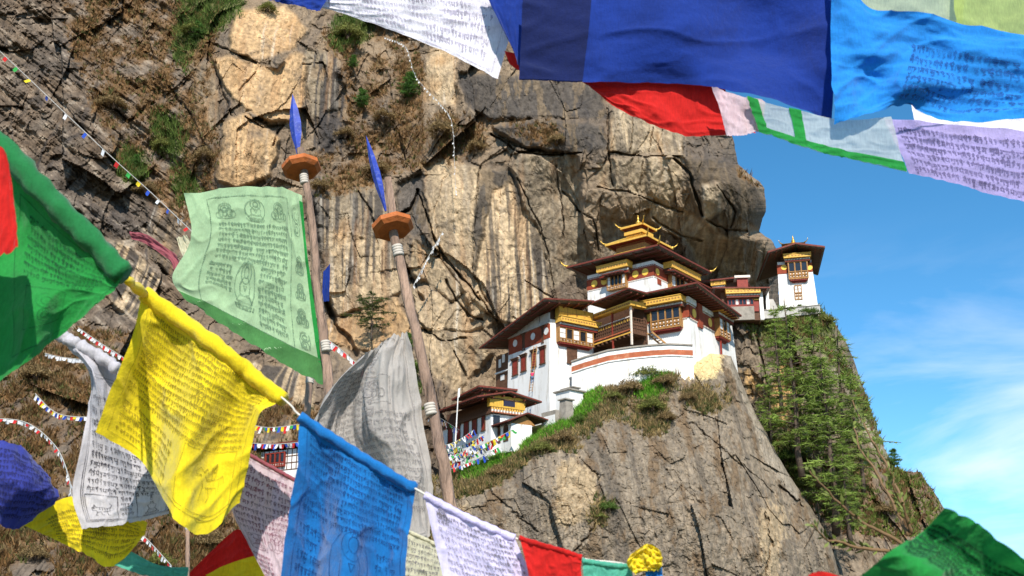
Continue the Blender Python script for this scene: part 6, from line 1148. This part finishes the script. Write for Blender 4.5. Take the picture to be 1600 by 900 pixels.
    flag('red flag fluttering below the royal blue one', [[(890, 112), (970, 114), (1050, 116), (1125, 124)], [(932, 148), (990, 160), (1062, 175), (1150, 178)], [(958, 166), (1020, 194), (1085, 213), (1182, 207)]], 3.36, K_RED, seed=27, nu=70, nv=40, wr=0.0170)
    flag('pale pink end of a flag right of the fluttering red one', [[(1112, 136), (1150, 148), (1195, 160)], [(1125, 170), (1158, 180), (1192, 190)], [(1136, 213), (1160, 212), (1186, 205)]], 3.26, K_PNK, seed=28, nu=30, nv=24, wr=0.0136)
    flag('sheer white flag with a green border against the sky', [[(1166, 152), (1240, 171), (1320, 188), (1392, 182)], [(1177, 182), (1246, 201), (1326, 220), (1405, 230)], [(1186, 207), (1250, 229), (1330, 249), (1417, 269)]], 3.24, K_SHE, border=[(K_GRN, 0, 1, .8, 1), (K_GRN, 0, .08, 0, .8), (K_GRN, .3, .38, 0, .8)], seed=29, nu=70, nv=40, wr=0.0102)
    flag('bright blue twisted flag at the upper right', [[(1300, -60), (1362, 12), (1440, 20), (1530, 42), (1670, 62)], [(1298, 60), (1362, 72), (1440, 75), (1530, 90), (1670, 110)], [(1300, 130), (1360, 130), (1430, 128), (1520, 150), (1670, 160)], [(1304, 194), (1352, 182), (1412, 166), (1500, 192), (1670, 178)]], 3.2, K_SKY, I_SKY, [(.45, .98, .3, .9, 6)], seed=30, wr=0.0204, lw=0.0028, dY=[[0, 0, 0, 0, 0], [.02, -.02, .03, -.02, 0], [-.01, .03, -.03, .03, 0], [0, 0, .02, 0, 0]], fold=(3, 4))
    flag('pale lime flag behind the twisted blue one at the top right', [[(1310, -60), (1400, -60), (1510, -60)], [(1330, 0), (1410, 12), (1505, 20)], [(1340, 40), (1420, 50), (1500, 60)]], 4.0, K_PLM, seed=31, nu=40, nv=24, wr=0.0204)
    flag('lime green flag in the top right corner', [[(1495, -60), (1580, -60), (1680, -60)], [(1490, 10), (1570, 20), (1680, 20)], [(1500, 60), (1580, 70), (1680, 70)]], 3.95, K_LIM, seed=32, nu=40, nv=24, wr=0.0204)
    flag('plain white flag showing below the twisted blue one', [[(1420, 150), (1510, 160), (1680, 150)], [(1425, 175), (1512, 192), (1680, 190)], [(1430, 200), (1520, 215), (1680, 235)]], 3.9, K_WHT, seed=33, nu=40, nv=24, wr=0.0170)
    flag('lavender printed flag at the right edge below the white one', [[(1382, 186), (1470, 192), (1560, 202), (1670, 216)], [(1400, 226), (1482, 240), (1570, 258), (1670, 276)], [(1421, 270), (1492, 288), (1572, 309), (1670, 330)]], 3.8, K_LIL, I_LAV, [(.06, .98, .12, .96, 6)], seed=34, nu=70, nv=40, wr=0.0136, lw=0.0023)
    flag('large green printed flag at the bottom right corner', [[(1476, 789), (1520, 813), (1570, 850), (1670, 910)], [(1436, 836), (1480, 868), (1540, 902), (1650, 950)], [(1396, 857), (1450, 900), (1520, 945), (1630, 985)], [(1338, 908), (1420, 965), (1500, 1000), (1610, 1020)]], 1.6, K_GRN, I_GRN, [(.02, .98, .14, .6, 9)], seed=35, wr=.012, lw=.0016, dY=[[0, 0, 0, 0], [.05, .04, .05, .04], [-.03, -.04, -.03, -.03], [.02, .03, .02, .02]])
    flag('red tip of a flag at the bottom edge left of the green one', [[(1262, 898), (1285, 893), (1318, 902)], [(1262, 940), (1285, 940), (1318, 940)]], 1.9, K_RED, seed=36, nu=20, nv=16, wr=.006)
    flag('blue streamer glimpsed behind the left flagpole', [[(505, 425), (516, 412)], [(504, 448), (515, 445)], [(503, 472), (514, 470)]], 11.5, K_ROY, seed=37, nu=16, nv=20, wr=.02)
    flag('tattered pink streamer blowing left of the pale green banner', [[(203, 362), (228, 366), (255, 384), (278, 402), (290, 440)], [(206, 374), (226, 380), (250, 396), (268, 412), (278, 445)]], 9.3, K_DKP, seed=38, nu=50, nv=14, wr=.05)
    flag('tattered yellow strip blowing left of the pale green banner', [[(276, 372), (292, 368)], [(286, 400), (310, 398)], [(302, 432), (328, 428)]], 9.35, K_CRM, seed=39, nu=20, nv=30, wr=.05)
flags()

def ropes():
    M_ROPE = mat('cotton_rope', (.62, .58, .50), .9, var=.2, scale=80)
    def rope(label, pts, r=.0028):
        P = np.array([at(p[0], p[1], p[2]+.03) for p in pts]); s = np.linspace(0, len(P)-1, 90); Wt = crm(s/(len(P)-1), len(P)); o = MB().tube(Wt @ P, r, 7).build('rope', M_ROPE, smooth=True); tag(o, label, 'rope'); return o
    rope('white rope along the top of the large green flag', [(-120, 80, 2.2), (13, 240, 2.2), (193, 433, 2.25)], .003)
    rope('white rope between the large yellow, blue and lilac flags', [(150, 405, 2.3), (205, 444, 2.9), (226, 460, 3.0), (340, 541, 3.0), (446, 626, 2.95), (470, 650, 2.82), (560, 709, 2.8), (655, 767, 2.75), (735, 811, 2.7), (808, 842, 2.68), (910, 873, 2.65), (985, 884, 2.62), (1100, 930, 2.6)])
    rope('rope holding the greyish white flag behind the yellow one', [(-20, 455, 3.4), (88, 519, 3.35), (184, 577, 3.35), (380, 703, 3.3), (464, 751, 3.3), (636, 829, 3.3), (700, 862, 3.3), (800, 930, 3.3)])
    rope('rope above the picture that holds the top row of flags', [(300, -48, 3.5), (490, -42, 3.5), (812, -44, 3.45), (1060, -61, 3.3), (1312, -61, 3.25), (1700, -50, 3.4)])
    kn = MB(); A = at(206, 445, 2.9); kn.tube([at(196, 438, 2.6), at(203, 440, 2.85), A, at(214, 450, 2.95), at(226, 460, 2.98)], [.006, .014, .009, .017, .012], 9); tag(kn.build('knot', K_YEL, smooth=True), 'yellow cloth knot between the green and the large yellow flag', 'knot')
ropes()

def flagpoles():
    M_WOOD = mat('weathered_pole', (.33, .215, .15), .8, var=.5, scale=9, bump=1.0, bscale=24, dirt=((.16, .11, .09), .7, 6), stretch=(1, 1, .2)); M_DISC = mat('orange_painted_wood', (.46, .125, .025), .75, var=.25, scale=9, bump=.3, bscale=18, dirt=((.16, .07, .03), .6, 14)); M_BLADE = mat('blue_painted_wood', (.02, .05, .36), .55, var=.35, scale=12, dirt=((.35, .4, .6), .5, 30)); M_TIE = mat('white_cord', (.5, .45, .38), .9)
    def pole(label, top, bot, Y, r0, r1, disc, blade, bw, extra=None, crook=.011):
        A = at(*top, Y); B = at(*bot, Y-.15); d = B-A; t = (0.0-A[2])/d[2]; G = A+d*t; root = empty('flagpole', label, 'flagpole', G); n = 40; P = [A+(G-A)*i/(n-1)-G for i in range(n)]; w = np.cumsum(rng.normal(size=(n, 3))*crook*.6, 0); w = w - np.linspace(0, 1, n)[:, None]*w[-1]*.8; w -= np.linspace(0, 1, n)[:, None]*w[-1]*.0; P = [p+q*np.array((1, 1, .1)) for p, q in zip(P, w-w[0])]
        sh = MB().tube(P, np.linspace(r0, r1, n)*(1+.10*rng.normal(size=n)*(rng.random(n) < .3)+.03*rng.normal(size=n)), 12).build('shaft', M_WOOD, root, smooth=True)
        if disc:
            c = at(*disc[:2], Y)-G; ax = -d/np.linalg.norm(d); ax = ax + np.array((-.02, .20, 0)); ax /= np.linalg.norm(ax); u = np.cross(ax, (0, 1.0, .2)); u /= np.linalg.norm(u); v = np.cross(ax, u); R_ = disc[2]/2/FPX*np.linalg.norm(at(*disc[:2], Y)-CAM); th = R_*.46; mb = MB(); k = 8
            ring = lambda h, s: [c+ax*h+(u*math.cos(2*math.pi*(i+.5)/k)+v*math.sin(2*math.pi*(i+.5)/k))*R_*s for i in range(k)]
            V = ring(-th*.5, .80)+ring(-th*.15, 1.0)+ring(th*.35, 1.0)+ring(th*.5, .9); mb.add(V, [tuple(range(k))[::-1], tuple(range(3*k, 4*k))]+[(j*k+i, j*k+(i+1) % k, (j+1)*k+(i+1) % k, (j+1)*k+i) for j in range(3) for i in range(k)]); dk = mb.build('disc', M_DISC, root)
            MB().tube([c+ax*th*.4, c+ax*th*.85], [R_*.36, R_*.3], 12).build('collar', M_DISC, dk)
        if blade:
            P0 = at(*blade[0], Y)-G; P1 = at(*blade[1], Y)-G; a = P1-P0; L_ = np.linalg.norm(a); a /= L_; sx = np.cross(a, (0.25, 1.0, 0)); sx /= np.linalg.norm(sx); ny = np.cross(a, sx); W_ = bw/FPX*np.linalg.norm(at(*blade[0], Y)-CAM); prof = [(0, .28), (.12, .45), (.32, .9), (.5, 1.0), (.72, .72), (.9, .3), (1, .02)]; mb = MB(); V = []
            for f, w_ in prof: p = P0+a*L_*f; V += [p-sx*W_*.5*w_, p-ny*.035*w_, p+sx*W_*.5*w_, p+ny*.035*w_]
            mb.add(V, [(j*4+i, j*4+(i+1) % 4, j*4+4+(i+1) % 4, j*4+4+i) for j in range(len(prof)-1) for i in range(4)]+[(3, 2, 1, 0), (24, 25, 26, 27)]); mb.build('finial', M_BLADE, root)
        for tz in (.045, .30): tb = MB(); p = A+(G-A)*tz-G; dd = (G-A)/np.linalg.norm(G-A); [tb.tube([p+dd*.022*j-dd*.012, p+dd*.022*j, p+dd*.022*j+dd*.012], [r0*1.1+.25*tz*r0*.6, r0*1.22+.25*tz*r0, r0*1.1+.25*tz*r0*.6], 10) for j in range(4)]; tb.build('binding', M_TIE, root, smooth=True)
        if extra: MB().tube([at(*extra[0], Y)-G, at(*extra[1], Y)-G], [.045, .03], 8).build('stake', M_WOOD, root)
        return root
    pole('leaning wooden flagpole with orange disc and blue spearhead bearing the pale green banner', (469, 232), (516, 596), 9.2, .032, .055, (471, 263, 60), ((466, 240), (457, 147)), 19)
    pole('thicker wooden flagpole with orange disc bearing the grey beige banner', (612, 345), (702, 782), 8.5, .036, .062, (614, 355, 66), ((603, 330), (572, 212)), 14, ((614, 350), (606, 278)))
    pole('thin pale pole standing behind the left flagpole', (486, 560), (481, 646), 11.5, .035, .04, None, None, 0, crook=.004)
    pole('thin white cane at the bottom left behind the flags', (293, 780), (293, 905), 7.0, .012, .014, None, None, 0, crook=.001)
flagpoles()

CLR = [((.03, .09, .5), 'blue'), ((.8, .8, .8), 'white'), ((.65, .03, .03), 'red'), ((.05, .4, .08), 'green'), ((.85, .65, .03), 'yellow')]
M_SMALL = [cloth(f'{n}_bunting_cloth', c, .35, 0, 60) for c, n in CLR]; M_CORD = mat('thin_cord', (.4, .38, .34), .9)
def bunting(label, pts, n, size, mats, cat='bunting', seed=0, cord=.03, jit=.3, group=None):
    r = np.random.default_rng(seed); P = np.array([at(*p) for p in pts]); O = P.mean(0); s = np.linspace(0, 1, max(n*2, 30)); Q = crm(s, len(P)) @ P; root = empty('flag_string', label, cat, O, 0, group)
    MB().tube(Q-O, cord, 5).build('cord', M_CORD, root)
    for i in range(n):
        t = (i+.5)/n; p = (crm(np.array([t]), len(P)) @ P)[0]-O; q = (crm(np.array([min(t+.35/n, 1)]), len(P)) @ P)[0]-O; d = q-p; L_ = np.linalg.norm(d); d /= max(L_, 1e-6); w = min(size*.8, L_*2.6)
        dn = np.array((r.normal()*jit, r.normal()*jit, -1.0)); dn -= d*(dn@d)*.5; dn /= np.linalg.norm(dn); o = np.array((r.normal(), r.normal()-.5, r.normal()))*size*.15; h = size*r.uniform(.7, 1.15)
        V = [p, p+d*w*.5, p+d*w, p+dn*h*.5+o*.6, p+dn*h*.5+d*w*.5-o*.3, p+dn*h*.5+d*w+o*.2, p+dn*h+o, p+dn*h+d*w*.5+o*.4, p+dn*h+d*w+o*.9]
        mesh_np('flag', np.array(V), [(0, 1, 4, 3), (1, 2, 5, 4), (3, 4, 7, 6), (4, 5, 8, 7)], mats[i % len(mats)] if jit < .6 else mats[r.integers(len(mats))], root)
    return root
def buntings():
    b, w, rd, g, y = M_SMALL
    bunting('sparse coloured bunting running down from the upper left edge', [(-30, 52, 26), (40, 118, 26), (160, 232, 25), (235, 300, 25), (300, 362, 24)], 17, .13, [b, w, rd, g, y, b, w], seed=1, cord=.010)
    bunting('long white bunting hanging down the cliff from under the white flag', [(600, 58, 168), (634, 74, 166), (650, 120, 166), (690, 165, 165), (706, 192, 164), (710, 250, 162), (712, 305, 161)], 60, .33, [w], seed=2, cord=.03)
    bunting('short white bunting slanting across the pale slab', [(692, 362, 160), (668, 404, 160), (646, 446, 160)], 26, .45, [w], seed=3, cord=.05)
    bunting('white bunting curving above the indigo flag', [(-20, 653, 40), (40, 660, 40), (85, 695, 39), (106, 740, 38), (112, 780, 37)], 44, 0.158, [w, w, w, rd], seed=4, cord=.018)
    bunting('white bunting slanting above the greyish white flag', [(122, 512, 46), (160, 538, 46), (195, 560, 46)], 22, 0.173, [w, w, rd], seed=5, cord=.018)
    bunting('short faded bunting left of the greyish white flag top', [(70, 552, 50), (95, 558, 50), (130, 562, 50)], 16, 0.173, [w], seed=6, cord=.018)
    bunting('mixed bunting drooping left of the greyish white flag', [(55, 615, 44), (80, 640, 44), (105, 650, 44), (150, 652, 44)], 26, 0.187, [w, b, w, rd, y], seed=7, cord=.018)
    bunting('multicoloured bunting above the cottage roof', [(380, 660, 128), (420, 668, 128), (475, 662, 127)], 24, .7, [b, y, rd, w, g], seed=8, cord=.04)
    bunting('white and red bunting along the cottage eave', [(385, 692, 127), (430, 694, 127), (480, 690, 127)], 24, .6, [w, w, rd, b], seed=9, cord=.04)
    bunting('white bunting slanting down at the bottom left below the greyish flag', [(190, 810, 30), (225, 838, 30), (268, 884, 29)], 22, 0.115, [w, w, rd], seed=10, cord=.012)
    bunting('bunting slanting between the left flagpole and the beige banner', [(508, 528, 40), (535, 548, 40), (570, 580, 40)], 14, .25, [w, rd, w], seed=11, cord=.015)
    bunting('bunting running from the right flagpole towards the mast', [(668, 642, 60), (692, 656, 70), (718, 672, 90)], 14, .45, [w, b, w, rd, g], seed=12, cord=.02)
    k = 0
    for i, (x0, y0, x1, y1) in enumerate([(688, 712, 786, 680), (690, 722, 778, 684), (690, 704, 756, 680), (692, 730, 770, 692), (694, 716, 800, 672), (690, 726, 745, 688), (700, 734, 780, 698), (688, 698, 740, 672)]):
        bunting(f"string of the colourful flag cluster before the low house, {['topmost long one', 'second long one', 'short upper one', 'low middle one', 'one reaching the shed', 'steep short one', 'lowest one', 'one nearest the flagpole'][i]}", [(x0, y0, 139.6-.25*i), ((x0+x1)/2, (y0+y1)/2+4, 139.4-.25*i), (x1, y1, 139.6-.2*i)], 26, .72, M_SMALL+[w], seed=20+i, cord=.03, jit=.8, group='flag strings before the low house')
buntings()
